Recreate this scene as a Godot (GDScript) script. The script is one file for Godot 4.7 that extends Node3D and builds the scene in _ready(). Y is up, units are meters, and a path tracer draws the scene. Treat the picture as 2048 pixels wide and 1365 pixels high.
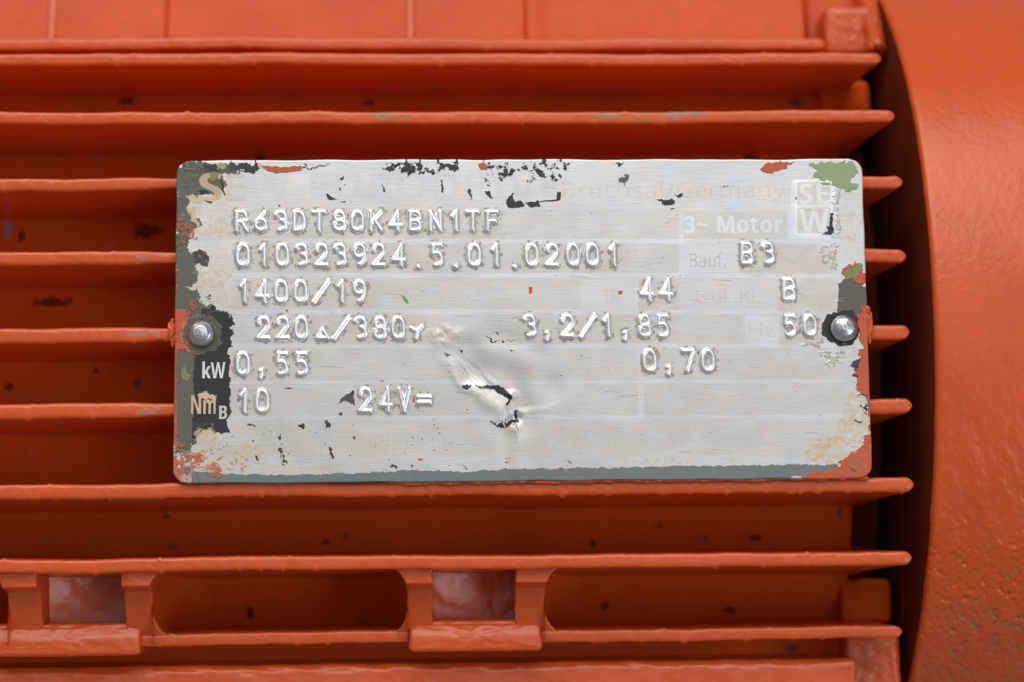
extends Node3D
# Close-up of a worn aluminium rating plate on the orange ribbed housing of an electric motor.
# All measures below are millimetres; MM turns them into metres. x runs along the motor, y up, z towards the viewer; the plate's front lies near z = 0.

const MM := 0.001
const PW := 100.0          # plate width
const PH := 46.7           # plate height
const TW := 1640           # plate texture
const TH := 766
const PX := 16.4           # texture pixels per millimetre

var noise_a := FastNoiseLite.new()
var noise_b := FastNoiseLite.new()
var noise_c := FastNoiseLite.new()
var rng := RandomNumberGenerator.new()
var mats := {}

# ------------------------------------------------------------------ set up
func _ready() -> void:
	rng.seed = 7
	noise_a.seed = 11; noise_a.frequency = 1.0; noise_a.fractal_octaves = 1
	noise_b.seed = 23; noise_b.frequency = 1.0; noise_b.fractal_octaves = 3
	noise_c.seed = 37; noise_c.frequency = 1.0; noise_c.noise_type = FastNoiseLite.TYPE_CELLULAR
	setup_camera()
	setup_light()
	make_materials()
	build_housing()
	build_bell()
	build_terminal_box()
	build_plate()
	build_rivets()

func setup_camera() -> void:
	var cam := Camera3D.new()
	cam.name = "camera"
	cam.keep_aspect = Camera3D.KEEP_HEIGHT
	var at := Vector3(-12.053, -38.357, 279.959) * MM
	add_child(cam)
	cam.look_at_from_position(at, at + Vector3(0.03682, 0.12444, -0.99154), Vector3(0.00514, 0.99218, 0.12471))
	var lens := CameraAttributesPhysical.new()
	lens.frustum_focal_length = 60.0
	lens.frustum_focus_distance = 0.2815
	lens.exposure_aperture = 9.0
	lens.frustum_near = 0.01
	lens.frustum_far = 20.0
	cam.attributes = lens
	cam.fov = 19.80
	cam.near = 0.01
	cam.far = 20.0
	cam.current = true

func setup_light() -> void:
	var env := Environment.new()
	env.background_mode = Environment.BG_COLOR
	env.background_color = Color(0.235, 0.24, 0.25).linear_to_srgb()
	env.tonemap_mode = Environment.TONE_MAPPER_LINEAR
	env.tonemap_exposure = 1.0
	env.sdfgi_enabled = true
	env.ssao_enabled = true
	env.ssil_enabled = true
	var we := WorldEnvironment.new()
	we.name = "surroundings"
	we.environment = env
	add_child(we)
	area_light("ceiling_light", Vector3(-0.2, 1.0, 0.9), Vector2(1.6, 1.0), 1.80, Color(1.0, 0.985, 0.96))
	area_light("side_window", Vector3(0.85, -0.35, 0.95), Vector2(0.5, 0.6), 0.34, Color(0.97, 0.98, 1.0))
	area_light("window_light", Vector3(0.25, 0.35, 1.4), Vector2(1.2, 0.9), 0.25, Color(0.96, 0.98, 1.0))

func area_light(called: String, at: Vector3, size: Vector2, energy: float, tint: Color) -> void:
	var l := AreaLight3D.new()
	l.name = called
	l.area_size = size
	l.area_normalize_energy = true
	l.light_energy = energy
	l.light_color = tint
	l.area_range = 6.0
	l.shadow_enabled = true
	add_child(l)
	l.look_at_from_position(at, Vector3.ZERO, Vector3(0.0, 1.0, 0.01))

# ------------------------------------------------------------------ helpers
func srgb(r: float, g: float, b: float) -> Color:
	return Color(r / 255.0, g / 255.0, b / 255.0).srgb_to_linear()

func noise_texture(size: int, freq: float, octaves: int, seed_: int) -> NoiseTexture2D:
	var n := FastNoiseLite.new()
	n.seed = seed_; n.frequency = freq; n.fractal_octaves = octaves
	var t := NoiseTexture2D.new()
	t.width = size; t.height = size; t.seamless = true; t.noise = n
	return t

func make_materials() -> void:
	var paint := StandardMaterial3D.new()
	paint.vertex_color_use_as_albedo = true
	paint.roughness = 0.28
	paint.metallic_specular = 0.5
	paint.heightmap_enabled = true
	paint.heightmap_texture = noise_texture(512, 0.03, 4, 5)
	paint.heightmap_scale = 0.0045
	paint.uv1_triplanar = true
	paint.uv1_scale = Vector3.ONE * 40.0
	mats.paint = paint
	var dusty := paint.duplicate()
	dusty.roughness = 0.85
	dusty.metallic_specular = 0.12
	mats.dusty = dusty
	var matt := paint.duplicate()
	matt.roughness = 0.55
	matt.metallic_specular = 0.4
	mats.matt = matt
	var gap_shade := StandardMaterial3D.new()
	gap_shade.albedo_color = Color(0.42, 0.18, 0.10)  # dark brown with the shade of the narrow gap painted in
	gap_shade.roughness = 0.9
	gap_shade.metallic_specular = 0.15
	mats.gap_shade = gap_shade
	var steel := StandardMaterial3D.new()
	steel.metallic = 1.0
	steel.albedo_color = Color(0.78, 0.78, 0.79)
	steel.roughness = 0.30
	steel.heightmap_enabled = true
	steel.heightmap_texture = paint.heightmap_texture
	steel.heightmap_scale = 0.002
	steel.uv1_triplanar = true
	steel.uv1_scale = Vector3.ONE * 120.0
	mats.steel = steel
	var alu := StandardMaterial3D.new()
	alu.metallic = 0.92
	alu.albedo_color = Color(0.93, 0.93, 0.935)
	alu.roughness = 0.36
	mats.alu = alu

func put(called: String, mesh: Mesh, mat: Material, parent: Node3D) -> MeshInstance3D:
	var o := MeshInstance3D.new()
	o.name = called
	o.mesh = mesh
	o.material_override = mat
	parent.add_child(o, true)
	return o

func thing(called: String, label: String, category: String, group := "") -> Node3D:
	var o := Node3D.new()
	o.name = called
	o.set_meta("label", label)
	o.set_meta("category", category)
	if group != "":
		o.set_meta("group", group)
	add_child(o, true)
	return o

# A sheet of (nu + 1) x (nv + 1) points: u runs right and v down as seen from outside.
func sheet(nu: int, nv: int, f: Callable, tint: Variant = null) -> ArrayMesh:
	var w := nu + 1
	var pos := PackedVector3Array(); pos.resize(w * (nv + 1))
	var nor := PackedVector3Array(); nor.resize(pos.size())
	var uvs := PackedVector2Array(); uvs.resize(pos.size())
	var cols := PackedColorArray()
	for j in nv + 1:
		for i in w:
			pos[j * w + i] = f.call(i, j) * MM
			uvs[j * w + i] = Vector2(float(i) / nu, float(j) / nv)
	if tint != null:
		cols.resize(pos.size())
		for j in nv + 1:
			for i in w:
				cols[j * w + i] = tint.call(i, j, pos[j * w + i] / MM)
	for j in nv + 1:
		var ja := maxi(j - 1, 0) * w
		var jb := mini(j + 1, nv) * w
		for i in w:
			var du := pos[j * w + mini(i + 1, nu)] - pos[j * w + maxi(i - 1, 0)]
			var dv := pos[jb + i] - pos[ja + i]
			nor[j * w + i] = (dv * 1000.0).cross(du * 1000.0).normalized()
	var idx := PackedInt32Array(); idx.resize(nu * nv * 6)
	var k := 0
	for j in nv:
		for i in nu:
			var a := j * w + i
			idx[k] = a; idx[k + 1] = a + 1; idx[k + 2] = a + w + 1
			idx[k + 3] = a; idx[k + 4] = a + w + 1; idx[k + 5] = a + w
			k += 6
	return arrays_mesh(pos, nor, uvs, cols, idx)

func arrays_mesh(pos: PackedVector3Array, nor: PackedVector3Array, uvs: PackedVector2Array, cols: PackedColorArray, idx: PackedInt32Array) -> ArrayMesh:
	var a := []
	a.resize(Mesh.ARRAY_MAX)
	a[Mesh.ARRAY_VERTEX] = pos
	a[Mesh.ARRAY_NORMAL] = nor
	if uvs.size(): a[Mesh.ARRAY_TEX_UV] = uvs
	if cols.size(): a[Mesh.ARRAY_COLOR] = cols
	a[Mesh.ARRAY_INDEX] = idx
	var m := ArrayMesh.new()
	m.add_surface_from_arrays(Mesh.PRIMITIVE_TRIANGLES, a)
	return m

func arc(c: Vector2, r: float, a0: float, a1: float, n := 6) -> PackedVector2Array:
	var out := PackedVector2Array()
	for i in n + 1:
		var a := deg_to_rad(lerpf(a0, a1, float(i) / n))
		out.append(c + Vector2(cos(a), sin(a)) * r)
	return out

func round_rect(x0: float, y0: float, x1: float, y1: float, r: float) -> PackedVector2Array:
	var p := arc(Vector2(x1 - r, y1 - r), r, 0, 90)
	p.append_array(arc(Vector2(x0 + r, y1 - r), r, 90, 180))
	p.append_array(arc(Vector2(x0 + r, y0 + r), r, 180, 270))
	p.append_array(arc(Vector2(x1 - r, y0 + r), r, 270, 360))
	return p

func dense(p: PackedVector2Array, step: float) -> PackedVector2Array:
	var out := PackedVector2Array()
	for i in p.size():
		var a := p[i]
		var b := p[(i + 1) % p.size()]
		var n := maxi(1, int(a.distance_to(b) / step))
		for k in n:
			out.append(a.lerp(b, float(k) / n))
	return out

# A casting block: outline (counter-clockwise seen from the front) drawn out from zb to a front that lies at zf(point), with a rounded edge.
func casting(outline: PackedVector2Array, zb: float, zf: Callable, edge: float, wob: float, col: Callable) -> ArrayMesh:
	var o := dense(outline, 0.7)
	var n := o.size()
	var out_dir := PackedVector2Array(); out_dir.resize(n)
	for i in n:
		var t := (o[(i + 1) % n] - o[(i + n - 1) % n]).normalized()
		out_dir[i] = Vector2(t.y, -t.x)
	var pos := PackedVector3Array()
	var cols := PackedColorArray()
	var st := SurfaceTool.new()
	st.begin(Mesh.PRIMITIVE_TRIANGLES)
	var rings := []
	var zmid := 0.0
	for i in n: zmid += zf.call(o[i]) / n
	for k in 7:
		var a := PI * 0.5 * float(k - 2) / 4.0
		var ring := PackedVector3Array()
		for i in n:
			var z: float = zf.call(o[i])
			var q := o[i]
			var w := noise_b.get_noise_3d(q.x * 0.35, q.y * 0.35, float(k)) * wob
			if k == 0:
				z = zb
			elif k == 1:
				z = lerpf(zb, z - edge, 0.7)
			else:
				q = o[i] - out_dir[i] * edge * (1.0 - cos(a))
				z = z - edge * (1.0 - sin(a))
			q += out_dir[i] * w
			ring.append(Vector3(q.x, q.y, z + w * 0.5))
		rings.append(ring)
	st.set_smooth_group(1)
	for k in 6:
		for i in n:
			var i2 := (i + 1) % n
			for v in [rings[k][i], rings[k + 1][i], rings[k + 1][i2], rings[k][i], rings[k + 1][i2], rings[k][i2]]:
				st.set_color(col.call(v))
				st.add_vertex(v * MM)
	# front face: rings that close in on the middle, following zf and a little uneven
	var mid := Vector2.ZERO
	for i in n: mid += Vector2(rings[6][i].x, rings[6][i].y) / n
	var rim: PackedVector3Array = rings[6]
	var inner := rim
	for k in range(1, 11):
		var next := PackedVector3Array()
		for i in n:
			var q := Vector2(rim[i].x, rim[i].y).lerp(mid, k / 10.0)
			var w := noise_b.get_noise_2d(q.x * 0.5 + zb, q.y * 0.5) * wob * 1.2
			next.append(Vector3(q.x, q.y, zf.call(q) + w))
		for i in n:
			var i2 := (i + 1) % n
			var quad := [inner[i], next[i], next[i2], inner[i], next[i2], inner[i2]]
			for v in (quad if k < 10 else [inner[i], next[i], inner[i2]]):
				st.set_color(col.call(v))
				st.add_vertex(v * MM)
		inner = next
	st.generate_normals()
	st.index()
	return st.commit()

func orange(v: Vector3) -> Color:
	var c := srgb(203, 82, 33)
	var k := 1.0 + 0.10 * noise_b.get_noise_3d(v.x * 0.05, v.y * 0.05, v.z * 0.05) + 0.06 * noise_b.get_noise_3d(v.x * 0.4, v.y * 0.4, v.z * 0.4)
	return Color(c.r * k, c.g * k, c.b * k)

# ------------------------------------------------------------------ motor housing
func fin_mesh(y: float, zt: float, x0: float, x1: float, half_tip: float, depth: float, seed_: int, wear: Array, crusty: float) -> ArrayMesh:
	var ns := 7
	var na := 14
	var prof := []
	for k in ns:
		prof.append([1.0, pow(1.0 - float(k) / ns, 1.3) * (depth - half_tip) + half_tip, 0.0])
	for k in na + 1:
		prof.append([0.0, 0.0, PI * 0.5 - PI * float(k) / na])
	for k in ns:
		prof.append([-1.0, pow(float(k + 1) / ns, 1.3) * (depth - half_tip) + half_tip, 0.0])
	var nx := int((x1 - x0) / 0.22)
	var ne := 6
	var s := float(seed_) * 17.3
	# paint drips along the lower edge and crumbs along the upper one
	var drip := PackedFloat32Array(); drip.resize(nx + 1)
	var crumb := PackedFloat32Array(); crumb.resize(nx + 1)
	for n in int(26 * crusty):
		var low_edge := n % 3 != 0
		var at := rng.randf() * nx
		var wide := rng.randf_range(0.7, 2.4)
		var high := rng.randf_range(0.10, 0.42) * (1.0 if low_edge else 0.55)
		for i in range(maxi(0, int(at - wide * 3)), mini(nx, int(at + wide * 3)) + 1):
			var g := high * exp(-pow((i - at) / wide, 2.0))
			if low_edge: drip[i] = maxf(drip[i], g)
			else: crumb[i] = maxf(crumb[i], g)
	var f := func(i: int, j: int) -> Vector3:
		var x: float
		var sc := 1.0
		if i <= nx:
			x = lerpf(x0, x1 - 1.2, float(i) / nx)
		else:
			var e := float(i - nx) / ne * PI * 0.5
			sc = maxf(cos(e), 0.02)
			x = x1 - 1.2 + sin(e) * 1.2
		var p: Array = prof[j]
		var dy: float
		var dz: float
		var side: float = p[0]
		# beside the plate the middle fins were filed a little thinner
		var filed := 1.0 - 0.16 * smoothstep(-56.0, -52.5, x) * (1.0 if seed_ in [4, 5, 6, 7] else 0.0) * (1.0 - smoothstep(40.0, 50.0, x))
		if side != 0.0:
			var d: float = p[1]
			dy = side * (half_tip + (d - half_tip) * 0.035 + 0.35 * exp((d - depth) / 1.2))
			dz = -d
		else:
			var a: float = p[2]
			var sy := sin(a)
			var cz := cos(a)
			# a squarish, worn tip
			dy = half_tip * signf(sy) * pow(absf(sy), 0.6)
			dz = -half_tip + half_tip * pow(maxf(cz, 0.0), 0.5)
		x -= 2.6 * (-dz / depth) * clampf((x - (x1 - 9.0)) / 9.0, 0.0, 1.0)
		dy *= sc * filed
		dz -= (1.0 - sc) * 0.5 * exp(dz / 3.0)
		var near := exp(dz / 2.0)
		var wav := noise_a.get_noise_2d(x * 0.03, s) * 0.22 + noise_a.get_noise_2d(x * 0.13, s + 5.0) * 0.07
		var lump := noise_b.get_noise_3d(x * 0.45, dy * 0.8 + s, dz * 0.5) * 0.06
		# paint that sagged and dried along the lower edge of the tip
		var ii := mini(i, nx)
		var sag := drip[ii] + 0.12 * crusty * maxf(0.0, noise_b.get_noise_2d(x * 0.32, s + 40.0))
		var low := exp(-pow((dz + 1.0) / 0.7, 2.0)) if dy < -half_tip * 0.4 else 0.0
		var up := exp(-pow((dz + 0.5) / 0.5, 2.0)) if dy > half_tip * 0.6 else 0.0
		var crust := crumb[ii]
		dy += (lump * 0.7 - sag * low) + crust * up if side == 0.0 or absf(dz) < 3.0 else lump
		return Vector3(x, y + wav + dy, zt + dz + (lump * 0.8 + sag * low * 0.7 + crust * up * 0.5) * near)
	var tint := func(i: int, j: int, v: Vector3) -> Color:
		var c := orange(v)
		for w in wear:
			if v.x > w[0] and v.x < w[1] and v.z > zt - 1.4:
				var n := noise_b.get_noise_2d(v.x * 0.22 + s, v.y * 1.1 + s) + 0.30 - absf(v.y - y - w[3]) * 0.55
				if n > 0.12:
					c = c.lerp(w[2], clampf((n - 0.12) * 4.0, 0.0, 0.6))
		var sp := noise_c.get_noise_2d(v.x * 0.42 + s, v.y * 0.42)
		if sp < -0.955 and v.z > zt - 2.5:
			c = c.lerp(srgb(70, 50, 40), 0.6)
		return c
	return sheet(nx + ne, prof.size() - 1, f, tint)

func build_housing() -> void:
	var o := thing("motor_housing", "orange painted ribbed motor housing with long horizontal cooling fins behind the worn plate", "electric motor")
	# --- barrel between the fins
	var cy := -1.0
	var cz := -92.0
	var r := 75.0
	var chips := [
		[Vector2(-62.0, 39.5), 1.6, 0.9, 0], [Vector2(-23.3, 39.3), 1.3, 0.7, 0], [Vector2(-71.4, 5.3), 3.2, 0.75, 0], [Vector2(-57.3, 16.6), 2.6, 1.3, 0], [Vector2(-78.6, 16.8), 0.8, 1.6, 2], [Vector2(-76.3, 15.9), 0.7, 1.0, 0],
		[Vector2(-77.3, -7.7), 0.9, 0.7, 0], [Vector2(-64.2, -5.3), 0.6, 0.5, 0], [Vector2(-58.0, -7.1), 0.6, 0.9, 1], [Vector2(-53.3, -31.8), 0.7, 0.6, 1], [Vector2(-54.0, -27.3), 0.7, 0.4, 0], [Vector2(-29.7, -31.4), 0.6, 0.5, 0],
		[Vector2(-26.7, -30.4), 0.6, 0.5, 1], [Vector2(-41.9, -42.1), 0.8, 0.9, 0], [Vector2(21.8, -29.4), 0.7, 0.5, 0], [Vector2(11.5, -31.9), 0.6, 0.8, 0], [Vector2(49.7, -27.6), 0.6, 1.1, 1], [Vector2(36.8, -31.3), 1.6, 0.5, 0],
		[Vector2(46.0, 39.3), 1.6, 1.0, 1], [Vector2(37.3, 28.8), 1.6, 0.8, 0], [Vector2(29.0, -31.3), 0.5, 0.6, 1], [Vector2(-65.6, 28.9), 0.6, 0.8, 3], [Vector2(-40.2, 28.8), 0.9, 0.9, 0], [Vector2(-47.2, 39.4), 0.5, 0.6, 3],
		[Vector2(13.6, -41.6), 0.8, 0.9, 0], [Vector2(33.4, -42.5), 1.2, 0.5, 0], [Vector2(-35.0, -28.7), 0.4, 0.6, 4], [Vector2(44.0, -48.8), 1.4, 0.7, 1], [Vector2(-63.0, 14.3), 1.0, 0.5, 3], [Vector2(-74.3, -17.5), 0.5, 1.3, 3]]
	var chip_cols := [srgb(34, 24, 22), srgb(50, 66, 74), srgb(128, 130, 140), srgb(190, 100, 80), srgb(120, 120, 20)]
	var fb := func(i: int, j: int) -> Vector3:
		var x := lerpf(-112.0, 58.8, float(i) / 600.0)
		var a := deg_to_rad(lerpf(72.0, -72.0, float(j) / 420.0))
		var rr := r + 0.10 * noise_b.get_noise_2d(x * 0.12, a * 7.0)
		# the body steps in before the cover
		rr -= 9.0 * smoothstep(51.6, 53.2, x)
		if i > 597: rr -= 6.0 * float(i - 597)
		return Vector3(x, cy + rr * sin(a), cz + rr * cos(a))
	var tb := func(_i: int, _j: int, v: Vector3) -> Color:
		var c := orange(v)
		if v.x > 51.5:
			c = c.lerp(srgb(92, 40, 24), smoothstep(51.5, 53.5, v.x))  # shade of the gap beside the cover, put into the barrel's colour
		for k in chips:
			var d: Vector2 = (Vector2(v.x, v.y) - k[0]) / Vector2(k[1], k[2])
			if d.length_squared() < 3.0:
				var inside := 1.0 - d.length() - 0.55 * noise_b.get_noise_2d(v.x * 0.6, v.y * 0.6)
				if inside > 0.0:
					return c.lerp(chip_cols[k[3]], minf(0.72, inside * 2.6))
		return c
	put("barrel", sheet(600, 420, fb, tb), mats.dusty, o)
	# --- fins: height, tip depth, thickness
	var green := srgb(112, 122, 84)
	var blue := srgb(96, 128, 132)
	var grey := srgb(150, 130, 122)
	var fins := [
		[46.65, -20.0, 49.5, 0.95, 15.0, [], 0.4],
		[42.20, -12.8, 56.6, 0.96, 19.0, [], 0.8],
		[31.18, -5.3, 56.6, 0.98, 19.5, [[11.0, 22.0, green, 0.2], [22.0, 28.5, blue, 0.2], [-22.0, -16.0, green, 0.3]], 1.0],
		[20.42, -1.8, 56.6, 0.98, 18.8, [], 0.7],
		[9.21, -0.75, 56.5, 1.05, 17.5, [[-56.0, -51.0, grey, 0.1]], 0.8],
		[-2.01, -0.75, 56.6, 1.15, 17.5, [[-57.0, -52.5, grey, 0.1]], 1.0],
		[-12.91, -0.75, 56.6, 1.15, 17.5, [[-56.5, -52.0, grey, 0.1]], 1.0],
		[-24.34, -0.65, 56.4, 1.10, 20.8, [], 1.9],
		[-34.84, -3.9, 56.5, 1.02, 22.2, [], 1.0],
		[-45.59, -11.4, 56.5, 0.92, 22.0, [], 1.4]]
	for k in fins.size():
		var d: Array = fins[k]
		put("cooling_fin", fin_mesh(d[0], d[1], -112.0, d[2], d[3], d[4], k + 1, d[5], d[6]), mats.paint, o)
	# --- paint that ran together where the plate's ends meet the middle fin
	blob(o, "paint_run", Vector3(-50.6, -1.6, -0.5), Vector3(0.55, 1.9, 0.55), 1.0)
	blob(o, "paint_run", Vector3(50.35, -1.1, -0.2), Vector3(0.6, 2.3, 0.6), 5.0)
	blob(o, "paint_run", Vector3(50.2, 0.9, 0.1), Vector3(0.45, 0.7, 0.5), 8.0)
	# --- bead of paint that closed the joint between the plate's lower edge and the fin
	var seam := func(i: int, j: int) -> Vector3:
		var u := float(i) / 500.0
		var x := lerpf(-24.0, 49.5, u)
		var a := PI * 1.1 * (0.5 - float(j) / 14.0)
		var rr := 0.42 * smoothstep(0.0, 0.12, u) * (0.75 + 0.5 * noise_b.get_noise_2d(x * 0.5, 50.0)) + 0.12 * noise_b.get_noise_3d(x * 1.1, sin(a), cos(a))
		return Vector3(x, -23.62 + rr * 0.95 * sin(a) + 0.12 * noise_a.get_noise_2d(x * 0.2, 9.0) + 0.25 * u, -0.30 + rr * 1.05 * cos(a))
	put("paint_seam", sheet(500, 14, seam, func(_i: int, _j: int, v: Vector3) -> Color: return orange(v)), mats.paint, o)
	# --- foot brackets between the two lowest fins
	var yt: float = fins[8][0] - 0.1
	var yb: float = fins[9][0] - 0.1
	bracket(o, yt, yb, -17.10, -13.33, -1.26, 3.19, -16.89, 2.74, -47.84, -43.26)
	bracket(o, yt, yb, -75.08, -70.21, -58.24, -54.14, -78.52, -55.93, -47.91, -43.15)
	bracket(o, yt, yb, -133.27, -129.04, -117.03, -112.79, -135.31, -115.18, -47.91, -43.15)
	# --- bolt bosses at the bearing end
	boss(o, 49.84, 42.55, 57.91, 35.10, -27.0, mats.dusty)
	boss(o, 50.53, -37.70, 58.50, -44.77, -26.6, mats.dusty)
	boss(o, 49.66, -45.64, 58.32, -56.09, -21.0, mats.paint)
	boss(o, 50.57, 54.73, 59.08, 46.54, -26.0, mats.paint)
	# --- foot below the lowest fin
	var yf: float = -49.22
	var fm := func(i: int, j: int) -> Vector3:
		var x := lerpf(-112.0, 49.79, float(i) / 200.0)
		var t := float(j) / 40.0
		var a := clampf(t / 0.3, 0.0, 1.0) * PI * 0.5
		var w := 0.18 * noise_b.get_noise_2d(x * 0.12, t * 4.0)
		var back := 9.0 * (1.0 - clampf(t / 0.12, 0.0, 1.0))
		return Vector3(x, yf - 2.0 * (1.0 - cos(a)) - maxf(0.0, t - 0.3) * 26.0 + w, -17.0 + 2.0 * sin(a) - back + maxf(0.0, t - 0.3) * 1.5 + w)
	put("foot", sheet(200, 40, fm, func(_i: int, _j: int, v: Vector3) -> Color: return orange(v)), mats.paint, o)

func blob(o: Node3D, called: String, c: Vector3, r: Vector3, s: float) -> void:
	var f := func(i: int, j: int) -> Vector3:
		var a := TAU * float(i) / 40.0
		var b := PI * (0.5 - float(j) / 24.0)
		var d := Vector3(-sin(a) * cos(b), sin(b), -cos(a) * cos(b))
		return c + d * r * (1.0 + 0.55 * noise_b.get_noise_3d(d.x * 0.9 + s, d.y * 0.9, d.z * 0.9))
	put(called, sheet(40, 24, f, func(_i: int, _j: int, v: Vector3) -> Color: return orange(v)), mats.paint, o)

func bracket(o: Node3D, yt: float, yb: float, xa: float, xb: float, xc: float, xd: float, pa: float, pb: float, py0: float, py1: float) -> void:
	# uprights: a shoulder up under the fin, then a face that falls back towards the pad
	var zw := func(q: Vector2) -> float: return -5.4 - 3.0 * smoothstep(2.9, 3.7, yt - q.y) - 3.3 * clampf((yt - 3.4 - q.y) / (yt - yb - 3.6), 0.0, 1.0)
	put("bracket_web", web_mesh(xa, xb, -1.0, yt, yb, zw), mats.paint, o)
	put("bracket_web", web_mesh(xc, xd, 1.0, yt, yb, zw), mats.paint, o)
	# hollow ends of the long pockets: the upright's side runs round into the floor
	for e in [[minf(xa, xd) + 0.02, -1.0], [maxf(xa, xd) - 0.02, 1.0]]:
		var fe := func(i: int, j: int) -> Vector3:
			var th := float(i) / 24.0 * PI * 0.5
			if e[1] < 0.0: th = PI * 0.5 - th
			var v := float(j) / 24.0
			var y := lerpf(yt + 0.4, yb - 0.6, v)
			var floor_z := -92.0 + sqrt(75.0 * 75.0 - (y + 1.0) * (y + 1.0)) + 0.15
			return Vector3(e[0] + e[1] * 6.5 * (1.0 - cos(th)), y, lerpf(-9.5, floor_z, sin(th)))
		put("pocket_end", sheet(24, 24, fe, func(_i: int, _j: int, v: Vector3) -> Color: return orange(v)), mats.paint, o)
	var zp := func(q: Vector2) -> float: return -10.3 - 0.9 * smoothstep(py0 + 1.9, py1, q.y)
	put("bracket_pad", casting(round_rect(pa, py0, pb, py1, 0.8), -17.5, zp, 0.6, 0.13, orange), mats.paint, o)
	# smooth floor of the pocket between the uprights, rising towards its left end
	var fl := func(i: int, j: int) -> Vector3:
		var u := float(i) / 30.0
		var v := float(j) / 20.0
		return Vector3(lerpf(xb - 0.5, xc + 0.5, u), lerpf(yt + 0.5, yb - 1.5, v), -18.5 + 3.5 * pow(1.0 - u, 2.0) + 1.2 * pow(absf(v * 2.0 - 1.0), 3.0) + 0.15 * noise_b.get_noise_2d(u * 3.0 + xa, v * 3.0))
	put("pocket_floor", sheet(30, 20, fl, func(_i: int, _j: int, v: Vector3) -> Color: return orange(v)), mats.paint, o)

# An upright between two fins: wide hollow fillets on its outer side (out = -1 left, 1 right), small ones on the inner side.
func web_mesh(xl: float, xr: float, out: float, yt: float, yb: float, zf: Callable) -> ArrayMesh:
	var f := func(i: int, j: int) -> Vector3:
		var y := lerpf(yt, yb, float(j) / 60.0)
		var near := minf(yt - y, y - yb)
		var big := 4.2
		var small := 1.4
		var flare_out := 0.0
		var flare_in := 0.0
		if near < big: flare_out = big - sqrt(maxf(0.0, big * big - (big - near) * (big - near)))
		if near < small: flare_in = small - sqrt(maxf(0.0, small * small - (small - near) * (small - near)))
		var a := xl - (flare_out if out < 0.0 else flare_in)
		var b := xr + (flare_in if out < 0.0 else flare_out)
		var e := 0.45
		var z: float = zf.call(Vector2((a + b) * 0.5, y))
		var w := 0.10 * noise_b.get_noise_3d(float(i) * 0.12, y * 0.6, xl)
		if i < 5: return Vector3(a - w, y, lerpf(-25.0, z - e, i / 5.0))
		if i > 23: return Vector3(b + w, y, lerpf(z - e, -25.0, (i - 23) / 5.0))
		if i < 10:
			var t := (i - 5) / 5.0 * PI * 0.5
			return Vector3(a + e * (1.0 - cos(t)) - w, y, z - e * (1.0 - sin(t)) + w)
		if i > 18:
			var t := (23 - i) / 5.0 * PI * 0.5
			return Vector3(b - e * (1.0 - cos(t)) + w, y, z - e * (1.0 - sin(t)) + w)
		return Vector3(lerpf(a + e, b - e, (i - 10) / 8.0), y, z + w)
	return sheet(28, 60, f, func(_i: int, _j: int, v: Vector3) -> Color: return orange(v))

func boss(o: Node3D, x0: float, y1: float, x1: float, y0: float, z: float, mat: Material) -> void:
	var zf := func(_q: Vector2) -> float: return z
	put("bolt_boss", casting(round_rect(x0, y0, x1, y1, 1.2), z - 14.0, zf, 1.0, 0.18, orange), mat, o)

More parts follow.
